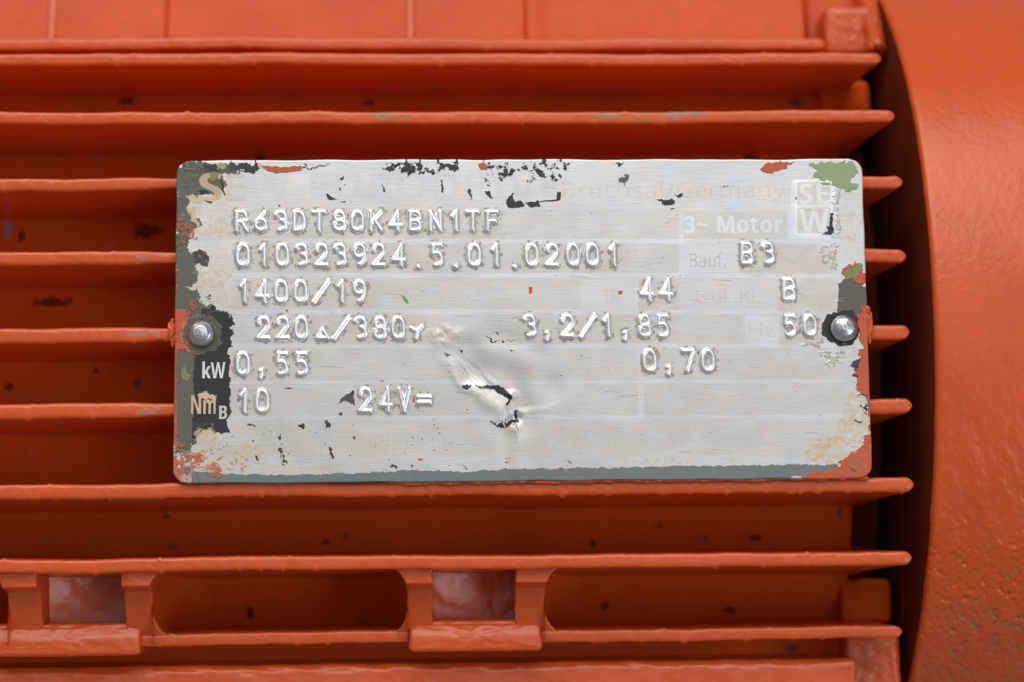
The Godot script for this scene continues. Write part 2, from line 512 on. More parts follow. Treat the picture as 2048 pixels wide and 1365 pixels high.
# ------------------------------------------------------------------ end bell
func build_bell() -> void:
	var o := thing("end_bell", "smooth orange painted bearing cover with a curved rim beside the fin ends", "motor cover")
	var cy := -0.5
	var cz := -72.6
	var rad := 73.0
	var xs := []
	for k in 7:
		var a := float(k) / 6 * PI * 0.5
		xs.append([60.0 + 0.9 * (1.0 - cos(a)), rad - 0.9 + 0.9 * sin(a)])
	for k in range(1, 96): xs.append([60.9 + k * 0.16, rad])
	for k in range(1, 20): xs.append([76.1 + k * 1.6, rad])
	var nv := 660
	var f := func(i: int, j: int) -> Vector3:
		var a := deg_to_rad(lerpf(64.0, -64.0, float(j) / nv))
		var p: Array = xs[i]
		var x: float = p[0]
		var rr: float = p[1]
		var y := cy + rad * sin(a)
		if i >= 0:
			var low := smoothstep(-4.0, -26.0, y)
			var pit := smoothstep(-22.0, -44.0, y)
			# orange peel, running slantwise, with coarser pits lower down
			var u := x * 0.8 + y * 0.5
			var v := y * 0.8 - x * 0.5
			rr += 0.05 * noise_b.get_noise_2d(x * 0.08, y * 0.05)
			rr += 0.006 * noise_b.get_noise_2d(u * 0.9, v * 0.5) + low * (0.10 * noise_b.get_noise_2d(u * 0.24, v * 0.13) + 0.02 * noise_b.get_noise_2d(u * 0.9, v * 0.4))
			var n := noise_b.get_noise_2d(u * 0.7 + 60.0, v * 0.9)
			rr -= pit * maxf(0.0, n - 0.12) * 0.55
			var dimple := Vector2((x - 63.6) / 3.2, (y - 61.5) / 4.0).length()
			rr -= 2.0 * (1.0 - smoothstep(0.7, 1.0, dimple))
		return Vector3(x, cy + rr * sin(a), cz + rr * cos(a))
	var green := srgb(108, 112, 78)
	var tint := func(i: int, _j: int, v: Vector3) -> Color:
		var c := orange(v)
		if i >= 7 and v.y < -30.0:
			var u: float = v.x * 0.8 + v.y * 0.5
			var w: float = v.y * 0.8 - v.x * 0.5
			var n := noise_b.get_noise_2d(u * 0.7 + 60.0, w * 0.9)
			var m := noise_b.get_noise_2d(v.x * 0.11 + 9.0, v.y * 0.11)
			if n > 0.33 - 0.14 * smoothstep(-30.0, -50.0, v.y) and m > -0.02 + 0.3 * smoothstep(-48.0, -30.0, v.y):
				c = c.lerp(green, 0.6)
		return c
	put("shell", sheet(xs.size() - 1, nv, f, tint), mats.paint, o)
	# the face towards the fins: its dark brown colour stands in for the gap's shade
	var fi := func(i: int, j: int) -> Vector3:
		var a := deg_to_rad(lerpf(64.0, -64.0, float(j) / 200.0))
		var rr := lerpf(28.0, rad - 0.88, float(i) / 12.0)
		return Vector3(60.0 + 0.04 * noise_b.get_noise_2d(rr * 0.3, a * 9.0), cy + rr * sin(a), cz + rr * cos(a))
	put("inner_face", sheet(12, 200, fi), mats.gap_shade, o)
	# ear that overlaps the housing at the top
	var zf := func(q: Vector2) -> float: return -21.5 - (q.y - 46.0) * 0.55
	var ear := PackedVector2Array([Vector2(56.96, 46.14), Vector2(59.85, 46.14), Vector2(59.85, 76.0), Vector2(57.12, 76.0)])
	put("ear", casting(ear, -50.0, zf, 1.2, 0.2, orange), mats.paint, o)

# ------------------------------------------------------------------ terminal box
func build_terminal_box() -> void:
	var o := thing("terminal_box", "orange painted box side with upright ribs standing above the topmost fin", "terminal box")
	var x1: float = 48.78
	var steps := [-55.77, 1.91]
	var f := func(i: int, j: int) -> Vector3:
		var x := lerpf(-112.0, 58.0, float(i) / 560.0)
		var t := float(j) / 60.0
		var y := lerpf(78.0, 46.0, t)
		var z := -26.0 - (y - 46.0) * 0.14
		# the middle panel stands a little proud of those beside it
		z -= 0.9 * smoothstep(steps[0] - 0.25, steps[0] + 0.25, x)
		z -= 1.2 * (smoothstep(steps[1] - 0.2, steps[1] + 0.5, x) - smoothstep(steps[1] + 1.0, steps[1] + 5.0, x))
		z -= 5.0 * smoothstep(x1 - 1.5, x1 + 0.5, x)
		z += 0.15 * noise_b.get_noise_2d(x * 0.06, y * 0.06)
		return Vector3(x, y, z)
	put("side_wall", sheet(560, 60, f, func(_i: int, _j: int, v: Vector3) -> Color: return orange(v)), mats.matt, o)
	for x in [-73.95, -16.52]:
		var g := func(i: int, j: int) -> Vector3:
			var a := PI * float(i) / 12.0
			var y := lerpf(78.0, 46.0, float(j) / 30.0)
			var zb := -26.2 - (y - 46.0) * 0.14 - (0.9 if x > steps[0] else 0.0)
			return Vector3(x - cos(a) * 0.85, y, zb + sin(a) * 0.50)
		put("rib", sheet(12, 30, g, func(_i: int, _j: int, v: Vector3) -> Color: return orange(v)), mats.paint, o)

# ------------------------------------------------------------------ rating plate
var tex := PackedByteArray()     # colour, sRGB
var orm := PackedByteArray()     # red unused, green roughness, blue metal
var hgt := PackedByteArray()     # relief
var warp_x := PackedByteArray()
var warp_y := PackedByteArray()
var fine := PackedByteArray()
var stain := PackedByteArray()

const BLACK := [Color(0.145, 0.15, 0.165), 0.0, 0.40, 34]
const GREY := [Color(0.36, 0.36, 0.32), 0.05, 0.5, 10]
const STEEL := [Color(0.43, 0.465, 0.46), 0.05, 0.45, 10]
const BROWN := [Color(0.37, 0.345, 0.315), 0.0, 0.5, 12]
const ORANGE := [Color(0.73, 0.33, 0.20), 0.0, 0.36, 110]
const GREEN := [Color(0.56, 0.625, 0.45), 0.0, 0.45, 80]
const OLIVE := [Color(0.50, 0.50, 0.31), 0.0, 0.45, 80]
const TAN := [Color(0.80, 0.70, 0.58), 0.15, 0.55, 4]
const BARE := [Color(0.94, 0.945, 0.95), 0.85, 0.34, 0]
const DIRT := [Color(0.79, 0.75, 0.70), 0.45, 0.5, 0]
const SOIL := [Color(0.50, 0.43, 0.35), 0.1, 0.6, 0]
const RED := [Color(0.88, 0.22, 0.15), 0.0, 0.4, 20]

func plate_height(x: float, y: float) -> float:
	var h := 0.0
	if x > 33.0 and x < 60.0 and y > 19.0 and y < 44.0:
		# a blow that slid down to the right: bent path, sharp scraped bed, wide crumpled slope beyond it
		var path := [Vector2(38.46, 26.43), Vector2(40.35, 28.35), Vector2(42.79, 31.23), Vector2(45.43, 33.53), Vector2(48.26, 35.07), Vector2(48.65, 37.35)]
		var best := 1e6
		var along := 0.0
		var side := 1.0
		for i in path.size() - 1:
			var a: Vector2 = path[i]
			var b: Vector2 = path[i + 1]
			var q := Geometry2D.get_closest_point_to_segment(Vector2(x, y), a, b)
			var dd := q.distance_to(Vector2(x, y))
			if dd < best:
				best = dd
				along = (i + q.distance_to(a) / a.distance_to(b)) / (path.size() - 1)
				side = signf((b - a).cross(Vector2(x, y) - a))
		var rough := noise_a.get_noise_2d(x * 0.16 + 4.0, y * 0.16)
		var fade := smoothstep(33.0, 36.0, x) * (1.0 - smoothstep(54.0, 60.0, x)) * smoothstep(19.0, 21.5, y) * (1.0 - smoothstep(38.0, 44.0, y))
		var w := fade * smoothstep(0.0, 0.4, along) * (1.0 - 0.4 * smoothstep(0.9, 1.0, along))
		var reach := (1.2 + 0.5 * rough) if side > 0.0 else (4.6 + 1.6 * rough)
		h -= (0.42 + 0.14 * rough) * w * exp(-pow(best / reach, 1.7 if side > 0.0 else 1.4))
		if side > 0.0:
			h += 0.13 * w * exp(-pow((best - 2.1 - 0.6 * rough) / 0.8, 2.0))
		# scrape marks along the bed
		h += 0.05 * w * noise_b.get_noise_2d(along * 4.0, best * side * 1.6) * exp(-pow(best / 1.4, 2.0))
		# torn lip
		var lip: Vector2 = Vector2(48.17, 34.31)
		h += 0.30 * exp(-pow((x - lip.x) / 0.7, 2.0) - pow((y - lip.y) / 0.55, 2.0))
	var p: Vector2 = Vector2(48.65, 37.64)
	h -= 0.55 * exp(-pow((x - p.x) / 0.8, 2.0) - pow((y - p.y) / 0.7, 2.0))
	h -= 0.14 * exp(-pow((x - p.x + 1.2) / 1.1, 2.0)) * smoothstep(p.y, p.y + 1.5, y)
	var m: Vector2 = Vector2(38.47, 25.66)
	h += 0.16 * exp(-pow((x - m.x) / 2.2, 2.0) - pow((y - m.y) / 1.2, 2.0)) * (0.6 + 1.2 * noise_b.get_noise_2d(x * 0.5, y * 0.5))
	h += 0.06 * noise_a.get_noise_2d(x * 0.05, y * 0.06) + 0.02 * noise_a.get_noise_2d(x * 0.2, y * 0.2)
	return h

func pts(s: String) -> PackedVector2Array:
	var n := s.split_floats(" ", false)
	var p := PackedVector2Array()
	for i in range(0, n.size(), 2):
		p.append(Vector2(n[i], n[i + 1]))
	return p

func blend(at: int, what: Array, k: float) -> void:
	var c: Color = what[0]
	tex[at * 3] = int(lerpf(tex[at * 3], c.r8, k))
	tex[at * 3 + 1] = int(lerpf(tex[at * 3 + 1], c.g8, k))
	tex[at * 3 + 2] = int(lerpf(tex[at * 3 + 2], c.b8, k))
	orm[at * 3 + 1] = int(lerpf(orm[at * 3 + 1], what[2] * 255.0, k))
	orm[at * 3 + 2] = int(lerpf(orm[at * 3 + 2], what[1] * 255.0, k))

# Fills an outline given in millimetres on the plate; rough edges come from shifting each point by noise. holes: share that has flaked off.
func daub(outline: String, what: Array, ragged := 0.35, k := 1.0, holes := 0.0, soft := 0.0) -> void:
	var p := pts(outline)
	for i in p.size(): p[i] = p[i] * PX
	var box := Rect2(p[0], Vector2.ZERO)
	for q in p: box = box.expand(q)
	box = box.grow(ragged * PX)
	var amp := ragged * PX / 60.0
	for y in range(maxi(0, int(box.position.y)), mini(TH, int(box.end.y) + 1)):
		for x in range(maxi(0, int(box.position.x)), mini(TW, int(box.end.x) + 1)):
			var at := y * TW + x
			var q := Vector2(x + (warp_x[at] - 128) * amp, y + (warp_y[at] - 128) * amp)
			if not Geometry2D.is_point_in_polygon(q, p):
				continue
			if holes > 0.0 and fine[at] < 90.0 + holes * 80.0:
				continue
			var kk := k
			if soft > 0.0:
				kk *= clampf((stain[at] - 128) * 0.012 * soft + 0.75, 0.0, 1.0)
			blend(at, what, kk)
			hgt[at] = clampi(hgt[at] + int(what[3]), 0, 255)

# Lettering, from the triangles of a TextMesh fitted to a box on the plate. keep: how much of the print is left.
func print_text(words: String, box: String, what: Array, k: float, keep := 1.0, bold := false) -> void:
	var tm := TextMesh.new()
	var font := SystemFont.new()
	font.font_names = PackedStringArray(["Droid Sans"])
	font.font_weight = 700 if bold else 400
	tm.font = font
	tm.font_size = 64
	tm.pixel_size = 0.01
	tm.depth = 0.0
	tm.curve_step = 1.0
	tm.text = words
	var a := tm.get_mesh_arrays()
	var v: PackedVector3Array = a[Mesh.ARRAY_VERTEX]
	var idx: PackedInt32Array = a[Mesh.ARRAY_INDEX]
	if v.is_empty():
		return
	var lo := v[0]
	var hi := v[0]
	for q in v:
		lo = lo.min(q); hi = hi.max(q)
	var b := pts(box)
	var o := b[0] * PX
	var sz := (b[1] - b[0]) * PX
	for t in range(0, idx.size(), 3):
		var c := []
		for n in 3:
			var q := v[idx[t + n]]
			c.append(o + Vector2((q.x - lo.x) / (hi.x - lo.x), (hi.y - q.y) / (hi.y - lo.y)) * sz)
		var r := Rect2(c[0], Vector2.ZERO).expand(c[1]).expand(c[2])
		for y in range(maxi(0, int(r.position.y)), mini(TH, int(r.end.y) + 1)):
			for x in range(maxi(0, int(r.position.x)), mini(TW, int(r.end.x) + 1)):
				var at := y * TW + x
				if keep < 1.0 and fine[at] > 60.0 + keep * 120.0:
					continue
				if Geometry2D.point_is_inside_triangle(Vector2(x + 0.5, y + 0.5), c[0], c[1], c[2]):
					blend(at, what, k)

func dots(n: int, outline: String, what: Array, size: float) -> void:
	var p := pts(outline)
	for i in n:
		var at := Vector2(rng.randf_range(p[0].x, p[1].x), rng.randf_range(p[0].y, p[1].y))
		var s := ""
		var a0 := rng.randf() * TAU
		for k in 6:
			var q := at + Vector2(cos(a0 + k), sin(a0 + k) * 0.8) * size * rng.randf_range(0.5, 1.3)
			s += "%.2f %.2f " % [q.x, q.y]
		daub(s, what, size * 0.6)

func paint_plate() -> void:
	tex.resize(TW * TH * 3)
	orm.resize(TW * TH * 3)
	hgt.resize(TW * TH)
	var nx := FastNoiseLite.new(); nx.seed = 3; nx.frequency = 0.035; nx.fractal_octaves = 4; nx.fractal_gain = 0.62
	var nf := FastNoiseLite.new(); nf.seed = 9; nf.frequency = 0.05; nf.fractal_octaves = 4; nf.fractal_gain = 0.6
	warp_x = nx.get_image(TW, TH).get_data()
	nx.seed = 4
	warp_y = nx.get_image(TW, TH).get_data()
	fine = nf.get_image(TW, TH).get_data()
	# brushed grain: noise drawn out along the plate
	var nb := FastNoiseLite.new(); nb.seed = 15; nb.frequency = 0.28; nb.fractal_octaves = 3
	var grain := nb.get_image(TW / 24, TH)
	grain.resize(TW, TH, Image.INTERPOLATE_CUBIC)
	var gb := grain.get_data()
	var ns := FastNoiseLite.new(); ns.seed = 21; ns.frequency = 0.02; ns.fractal_octaves = 4; ns.fractal_gain = 0.6
	var streaks := ns.get_image(TW / 2, TH)
	streaks.resize(TW, TH, Image.INTERPOLATE_CUBIC)
	stain = streaks.get_data()
	var nc := FastNoiseLite.new(); nc.seed = 16; nc.frequency = 0.006; nc.fractal_octaves = 3
	var cloud := nc.get_image(TW, TH).get_data()
	for at in TW * TH:
		var g := (gb[at] - 128) * 0.06
		var d := (cloud[at] - 128) * 0.0016
		tex[at * 3] = clampi(int(207.0 + g + d * 20.0), 0, 255)
		tex[at * 3 + 1] = clampi(int(206.0 + g - d * 4.0), 0, 255)
		tex[at * 3 + 2] = clampi(int(206.0 + g - d * 24.0), 0, 255)
		orm[at * 3 + 1] = clampi(int(108.0 - g * 0.8 + d * 40.0), 0, 255)
		orm[at * 3 + 2] = 190
		hgt[at] = clampi(int(110.0 + (gb[at] - 128) * 0.035), 0, 255)
	# worn-off print leaves paler bars between the fields, and the fields hold dirt
	var pale := [Color(0.885, 0.895, 0.92), 0.75, 0.34, 3]
	for b in ["7.84 7.27 72.89 7.44 72.81 11.74 7.87 11.52", "7.88 12.26 72.79 12.47 72.70 16.75 7.91 16.49", "7.92 17.37 66.28 17.60 66.20 22.00 7.96 21.73", "11.04 22.62 81.75 22.95 81.65 27.19 11.07 26.82", "8.01 27.60 66.46 27.91 66.38 32.48 8.04 32.14", "67.19 27.77 94.01 27.91 93.88 32.36 67.11 32.20", "8.05 32.71 66.37 33.06 66.29 37.54 8.08 37.16", "67.31 32.92 96.48 33.10 96.34 37.74 67.23 37.55", "3.69 37.85 96.31 38.46 96.16 43.52 3.74 42.84", "81.56 12.65 95.94 12.70 95.80 17.13 81.46 17.08", "87.29 17.84 95.78 17.87 95.64 22.43 87.16 22.39", "87.29 22.98 93.14 23.00 93.00 27.69 87.17 27.66", "73.62 7.59 88.74 7.64 88.62 11.79 73.54 11.74", "66.86 17.75 72.68 17.78 72.59 22.32 66.78 22.29"]:
		daub(b, DIRT, 0.05, 0.36, 0.0, 0.5)
	for b in ["7.87 11.60 96.41 11.89 96.39 12.48 7.88 12.18", "7.92 16.57 96.25 16.91 96.23 17.58 7.92 17.22", "7.96 21.88 87.31 22.24 87.30 22.90 7.96 22.53", "8.00 26.95 95.93 27.26 95.91 27.85 8.00 27.53", "8.04 32.21 96.50 32.52 96.48 33.03 8.05 32.64", "8.08 37.23 96.34 37.60 96.32 38.18 8.09 37.81", "72.89 7.82 73.54 7.82 73.35 17.41 72.69 17.41", "58.28 17.72 66.71 17.75 66.63 22.15 58.22 22.11", "73.37 12.55 81.49 12.58 81.39 16.78 73.29 16.75", "82.18 23.10 87.14 23.12 87.02 27.65 82.07 27.63", "66.44 33.06 67.16 33.07 67.07 38.13 66.35 38.12", "3.37 6.67 7.69 6.68 7.82 21.88 3.53 21.86", "88.80 7.86 89.91 7.86 89.80 11.79 88.70 11.79"]:
		daub(b, pale, 0.06, 0.42, 0.0, 0.3)
	# stronger dirt round the stamped characters
	for b in ["7.84 7.27 47.50 7.38 47.46 11.51 7.87 11.38", "8.46 12.41 36.58 12.50 36.56 16.17 8.48 16.06", "49.63 12.54 65.27 12.60 65.20 16.64 49.59 16.58", "8.50 17.52 28.62 17.60 28.62 21.68 8.53 21.59", "11.04 22.76 35.81 22.88 35.80 26.80 11.07 26.67", "8.01 27.67 20.73 27.74 20.74 32.07 8.04 31.99", "48.80 22.94 72.72 23.05 72.64 26.85 48.76 26.73", "66.86 17.75 72.68 17.78 72.59 22.18 66.78 22.15", "81.71 12.80 95.93 12.85 95.81 16.98 81.61 16.93", "87.29 17.84 95.78 17.87 95.64 22.43 87.16 22.39", "87.29 23.12 93.28 23.15 93.15 27.54 87.17 27.51", "26.10 32.97 37.92 33.04 37.90 36.93 26.10 36.85"]:
		daub(b, DIRT, 0.25, 0.5, 0.0, 0.9)
	daub("92.77 28.25 96.24 28.27 96.06 30.96 94.07 29.99 92.56 28.83", OLIVE, 0.5, 0.45, 0.5, 1.0)
	daub("90.51 26.70 93.20 26.71 93.18 27.58 90.29 27.47", OLIVE, 0.3, 0.3, 0.3, 1.0)
	daub("95.58 3.31 96.46 4.04 96.24 11.12 95.34 11.30", OLIVE, 0.3, 0.25, 0.2, 1.0)
	daub("93.51 12.56 96.01 12.75 95.71 16.72 94.13 15.63", OLIVE, 0.5, 0.25, 0.5, 1.0)
	# ghost of the old print
	print_text("SEW-EURODRIVE", "3.18 1.81 55.53 5.84", [Color(0.79, 0.79, 0.795), 0.6, 0.45, 0], 0.75, 0.9, true)
	print_text("Bruchsal/Germany", "55.93 3.10 88.62 6.45", DIRT, 0.6, 0.78)
	print_text("3~ Motor", "73.61 8.34 88.06 10.90", pale, 0.75, 1.0, true)
	print_text("Bauf.", "74.30 13.73 79.58 15.96", SOIL, 0.22)
	print_text("Isol. Kl.", "74.98 19.25 84.42 21.28", DIRT, 0.8, 0.85)
	print_text("Hz", "82.74 24.13 86.48 26.19", DIRT, 0.45)
	print_text("cos", "58.97 30.48 62.56 31.74", DIRT, 0.5)
	print_text("φ", "63.16 30.51 64.58 32.04", DIRT, 0.5)
	print_text("IP", "61.74 19.20 64.04 21.11", DIRT, 0.55)
	print_text("Typ", "4.39 8.29 7.15 10.79", DIRT, 0.8)
	print_text("Nr.", "4.02 13.71 6.76 15.61", DIRT, 0.8)
	print_text("1/min", "3.35 18.95 7.24 21.00", DIRT, 0.8)
	print_text("V", "8.55 23.91 9.71 25.94", DIRT, 0.8)
	print_text("Schmierstoff", "3.72 40.85 17.92 42.66", DIRT, 0.9)
	print_text("Öl / Fett", "18.77 40.95 24.32 42.71", DIRT, 0.7)
	print_text("Made in Germany", "3.18 43.76 22.19 45.33", TAN, 0.8, 0.6)
	print_text("VDE 0530", "27.53 39.87 38.59 42.24", DIRT, 0.8, 0.75)
	# emblem: a framed square with three letters, most of its print gone
	daub("89.47 2.94 96.13 2.95 95.86 11.85 89.23 11.82", pale, 0.05, 0.55)
	daub("90.28 3.21 95.22 3.22 94.99 10.94 90.06 10.92", DIRT, 0.08, 0.55)
	daub("90.10 2.94 95.68 3.04 95.72 3.40 90.09 3.34", BARE, 0.05, 0.5)
	daub("95.22 3.22 95.73 3.22 95.49 10.94 94.99 10.94", BARE, 0.05, 0.5)
	daub("89.79 10.92 95.49 10.94 95.48 11.34 89.78 11.28", BARE, 0.05, 0.5)
	daub("90.01 3.03 90.41 3.03 90.18 11.19 89.78 11.19", BARE, 0.05, 0.5)
	print_text("S", "90.62 3.58 92.61 6.58", BARE, 0.45, 1.0, true)
	print_text("E", "93.23 3.58 95.12 6.59", BARE, 0.45, 1.0, true)
	daub("90.18 6.66 95.12 6.68 95.11 7.17 90.16 7.15", BARE, 0.05, 0.5)
	print_text("W", "90.52 7.30 95.00 10.76", BARE, 0.55, 1.0, true)
	daub("94.99 7.95 95.53 7.95 95.49 10.94 94.98 11.21 93.73 11.11 94.64 10.57 94.48 10.03 94.94 9.85", BLACK, 0.12)
	daub("93.78 3.31 95.22 3.31 95.03 3.68 94.31 3.67", GREEN, 0.1)
	# left border: grey and black print that held
	daub("-0.16 1.66 0.74 0.40 2.15 0.19 11.67 0.42 12.03 1.15 11.32 1.60 9.56 1.59 6.92 1.86 6.77 4.38 4.84 4.92 3.25 4.73 3.44 5.63 1.67 4.91 1.52 6.70 1.70 7.78 2.77 9.22 3.48 9.58 2.26 10.65 1.40 12.43 1.59 13.32 4.04 13.51 4.92 14.05 4.06 15.29 2.83 15.11 3.19 16.36 2.95 17.78 1.64 18.48 3.05 19.02 3.41 20.62 5.34 21.34 6.92 22.23 7.97 22.95 7.98 23.33 -0.05 23.30", GREY, 0.3)
	daub("-0.19 21.84 6.78 21.87 7.54 22.64 8.11 23.22 8.49 23.98 7.74 24.36 8.13 25.51 7.75 25.89 8.14 27.04 7.39 27.98 7.78 28.56 7.85 37.09 7.29 37.65 7.67 38.97 7.68 39.73 6.56 39.53 5.62 39.71 5.05 38.58 3.75 39.32 3.20 40.07 3.21 41.01 2.28 41.38 2.29 42.32 0.23 42.49 -0.06 33.26", GREY, 0.22)
	daub("3.38 0.34 11.67 0.46 12.06 1.29 9.56 1.65 6.92 1.86 6.39 1.32 4.63 1.49", BLACK, 0.35, 0.9, 0.0, 0.8)
	daub("0.57 0.95 3.38 0.41 6.57 1.68 3.23 2.57 2.38 5.09 0.96 3.83", BLACK, 0.6, 0.45, 0.4, 1.0)
	daub("2.37 12.97 4.74 13.51 5.01 14.05 4.15 15.38 2.65 14.75", BLACK, 0.3, 0.6)
	daub("2.41 8.50 3.46 8.32 3.65 9.58 2.68 9.22", BLACK, 0.2, 0.8)
	daub("3.42 21.72 5.34 21.34 7.09 22.23 8.18 23.21 7.98 23.33 3.44 23.31", BLACK, 0.3)
	daub("3.49 19.74 5.32 19.74 5.25 20.90 3.59 20.89", BLACK, 0.15, 0.8, 0.9)
	daub("5.46 21.87 6.78 22.06 7.54 22.64 8.11 23.22 8.49 23.98 7.74 24.36 8.13 25.51 7.75 25.89 8.14 27.04 7.39 27.98 7.78 28.56 7.85 37.09 7.29 37.65 7.67 38.97 7.68 39.73 6.56 39.53 5.62 39.71 5.05 38.58 3.75 39.32 3.20 40.07 3.21 41.01 2.46 41.38 2.68 35.16 2.70 28.15 4.01 28.16 5.69 26.83 6.24 24.74 5.09 23.39 3.58 22.81 4.90 22.25", BLACK, 0.14)
	daub("2.42 37.81 5.42 37.64 5.80 38.96 3.75 39.32 3.20 40.82 2.46 41.01", BROWN, 0.3, 0.8, 0.4, 1.0)
	daub("0.09 5.08 1.50 5.09 1.75 11.72 0.18 12.78", BROWN, 0.6, 0.35, 0.4, 1.0)
	print_text("S", "3.13 1.76 6.52 6.09", TAN, 0.85, 1.0, true)
	print_text("E", "6.92 1.86 9.77 6.10", TAN, 0.30, 1.0, true)
	daub("2.38 5.09 7.66 6.72 7.79 21.53 3.42 21.51 3.67 11.72", TAN, 0.4, 0.30, 0.0, 1.0)
	# tan film along the torn border and in the corners
	daub("1.41 5.09 2.90 5.00 3.35 6.08 2.39 6.20", TAN, 0.3)
	daub("1.48 6.52 2.66 6.80 2.40 7.78 3.56 9.49 3.04 9.93 1.79 7.96", TAN, 0.3)
	daub("2.26 10.65 4.88 9.22 7.67 6.90 10.66 7.09 10.31 8.16 8.05 10.84 4.90 11.55 2.88 11.01", TAN, 0.4, 0.55, 0.3, 1.0)
	daub("1.58 12.79 4.04 13.51 4.93 15.30 4.24 15.65 2.83 14.93", TAN, 0.3, 0.5, 0.9)
	daub("2.83 15.29 4.41 15.65 7.57 16.02 7.59 18.86 3.40 19.02 1.56 18.57 2.95 17.78", TAN, 0.4, 0.6, 0.5)
	daub("8.90 7.44 32.53 7.87 32.52 10.92 8.93 10.85", DIRT, 0.4, 0.3, 0.8, 0.6)
	daub("3.00 39.03 4.31 39.23 5.61 38.58 6.00 39.71 7.69 40.57 7.32 40.85 12.56 41.45 12.39 43.52 9.22 45.22 2.88 45.18 2.28 41.76", TAN, 0.35, 0.75, 0.25, 0.8)
	daub("3.21 41.58 7.32 41.79 6.59 43.10 3.97 42.90", ORANGE, 0.5, 0.35, 0.9, 1.0)
	daub("6.60 44.23 9.95 43.13 11.46 44.45 7.35 45.21", ORANGE, 0.6, 0.3, 1.0, 1.0)
	daub("91.82 41.16 95.71 39.19 96.82 34.23 98.18 33.66 99.66 35.58 99.50 40.36 97.50 43.01 94.77 44.66 89.81 44.62 91.20 42.58", TAN, 0.5, 0.8, 0.2, 0.7)
	daub("92.21 40.88 94.89 40.71 96.08 39.57 96.41 41.10 93.65 43.74 91.35 44.10", [Color(0.86, 0.65, 0.42), 0.1, 0.5, 4], 0.5, 0.55, 0.5, 1.0)
	daub("67.00 43.55 74.60 43.41 74.58 44.55 66.98 44.78", TAN, 0.4, 0.6, 0.6, 1.0)
	daub("12.58 44.27 35.01 44.25 35.01 45.10 12.58 45.31", TAN, 0.4, 0.5, 0.6, 1.0)
	daub("94.13 27.87 98.37 27.90 98.20 33.08 96.28 33.07 96.24 28.27", TAN, 0.3, 0.35, 0.4, 1.0)
	daub("96.55 6.95 99.77 7.51 99.63 12.04 96.39 12.03", TAN, 0.5, 0.45, 0.5, 1.0)
	# lower border
	daub("2.59 44.99 6.98 45.43 16.33 45.65 25.69 45.46 35.01 45.10 35.00 47.17 2.33 46.91", STEEL, 0.12)
	daub("32.16 45.08 41.56 45.40 47.78 45.05 58.56 45.00 67.96 44.88 67.92 46.95 43.43 46.95 32.15 47.15", STEEL, 0.12)
	daub("65.08 44.86 80.28 44.78 94.96 44.70 94.54 46.03 89.76 46.37 84.03 46.89 65.04 46.93", STEEL, 0.12)
	daub("6.99 46.11 35.00 46.32 35.00 47.17 7.00 46.95", [Color(0.37, 0.46, 0.53), 0.1, 0.4, 0], 0.3, 0.4, 0.3, 1.0)
	daub("32.15 46.30 41.93 46.19 41.93 46.94 32.15 47.05", [Color(0.30, 0.42, 0.56), 0.1, 0.4, 0], 0.4, 0.5, 0.4, 1.0)
	# right border
	daub("96.05 18.52 97.12 17.44 98.73 17.63 99.85 18.89 100.00 22.66 98.92 22.93 96.79 22.47 95.82 22.73", BROWN, 0.15)
	daub("96.53 16.36 98.62 15.43 99.60 15.65 99.56 16.91 98.55 17.63 97.03 17.62", OLIVE, 0.2)
	daub("96.61 16.72 97.18 15.73 98.63 15.14 99.52 15.47 98.62 15.56 97.52 16.18", ORANGE, 0.25)
	daub("98.56 17.45 99.57 16.46 99.99 17.45 99.86 18.71 98.18 18.08", ORANGE, 0.25)
	daub("99.32 21.58 100.03 21.59 100.05 23.78 98.55 23.37 99.28 22.66", ORANGE, 0.25)
	daub("93.24 24.20 94.28 22.95 95.45 22.51 97.77 22.29 98.81 23.07 98.71 26.16 98.00 27.35 96.07 27.40 94.35 26.81 93.32 26.13", BLACK, 0.16)
	daub("98.53 22.68 100.05 23.46 100.50 27.33 99.71 28.10 98.97 26.93", ORANGE, 0.2)
	daub("98.65 28.09 100.49 27.71 100.42 35.78 99.66 35.39 98.18 33.66 97.86 31.55 98.68 30.01", ORANGE, 0.3)
	daub("97.74 29.43 98.90 29.25 98.46 30.97 97.50 30.78", BLACK, 0.3, 0.85)
	daub("97.67 31.74 98.53 31.65 98.52 32.22 97.65 32.12", BLACK, 0.2, 0.8)
	daub("98.34 34.62 99.88 34.63 99.87 34.92 98.34 34.81", BLACK, 0.15)
	daub("98.49 35.96 99.64 36.16 99.59 37.69 99.02 37.30", BLACK, 0.35, 1.0, 0.5)
	daub("97.65 38.25 98.99 38.35 98.79 38.64 97.83 38.54", BLACK, 0.2)
	daub("99.71 33.86 100.29 33.86 100.36 43.41 99.75 41.50", ORANGE, 0.08)
	daub("99.89 40.17 100.42 41.51 100.28 45.69 98.90 47.20 87.82 47.49 89.76 46.41 94.36 45.55 95.55 44.33 97.90 42.63", ORANGE, 0.3)
	daub("94.75 45.46 97.88 43.20 100.42 41.51 100.09 45.69 97.37 46.99", TAN, 0.5, 0.35, 1.0, 0.8)
	daub("96.29 45.09 97.86 43.77 98.99 44.35 98.18 45.86", BLACK, 0.4, 0.8, 1.1)
	daub("96.68 44.71 98.04 43.96 98.58 45.11 97.42 45.48", OLIVE, 0.3, 0.9, 0.4)
	# top border
	daub("12.20 0.61 14.85 0.88 17.94 0.72 17.94 1.30 15.91 1.73 14.15 1.80 12.73 1.47", ORANGE, 0.1)
	daub("11.67 0.42 12.38 0.52 12.73 1.51 12.03 1.33", TAN, 0.25, 0.9)
	daub("18.21 0.71 22.10 0.48 20.68 1.07 19.27 1.20", BLACK, 0.4)
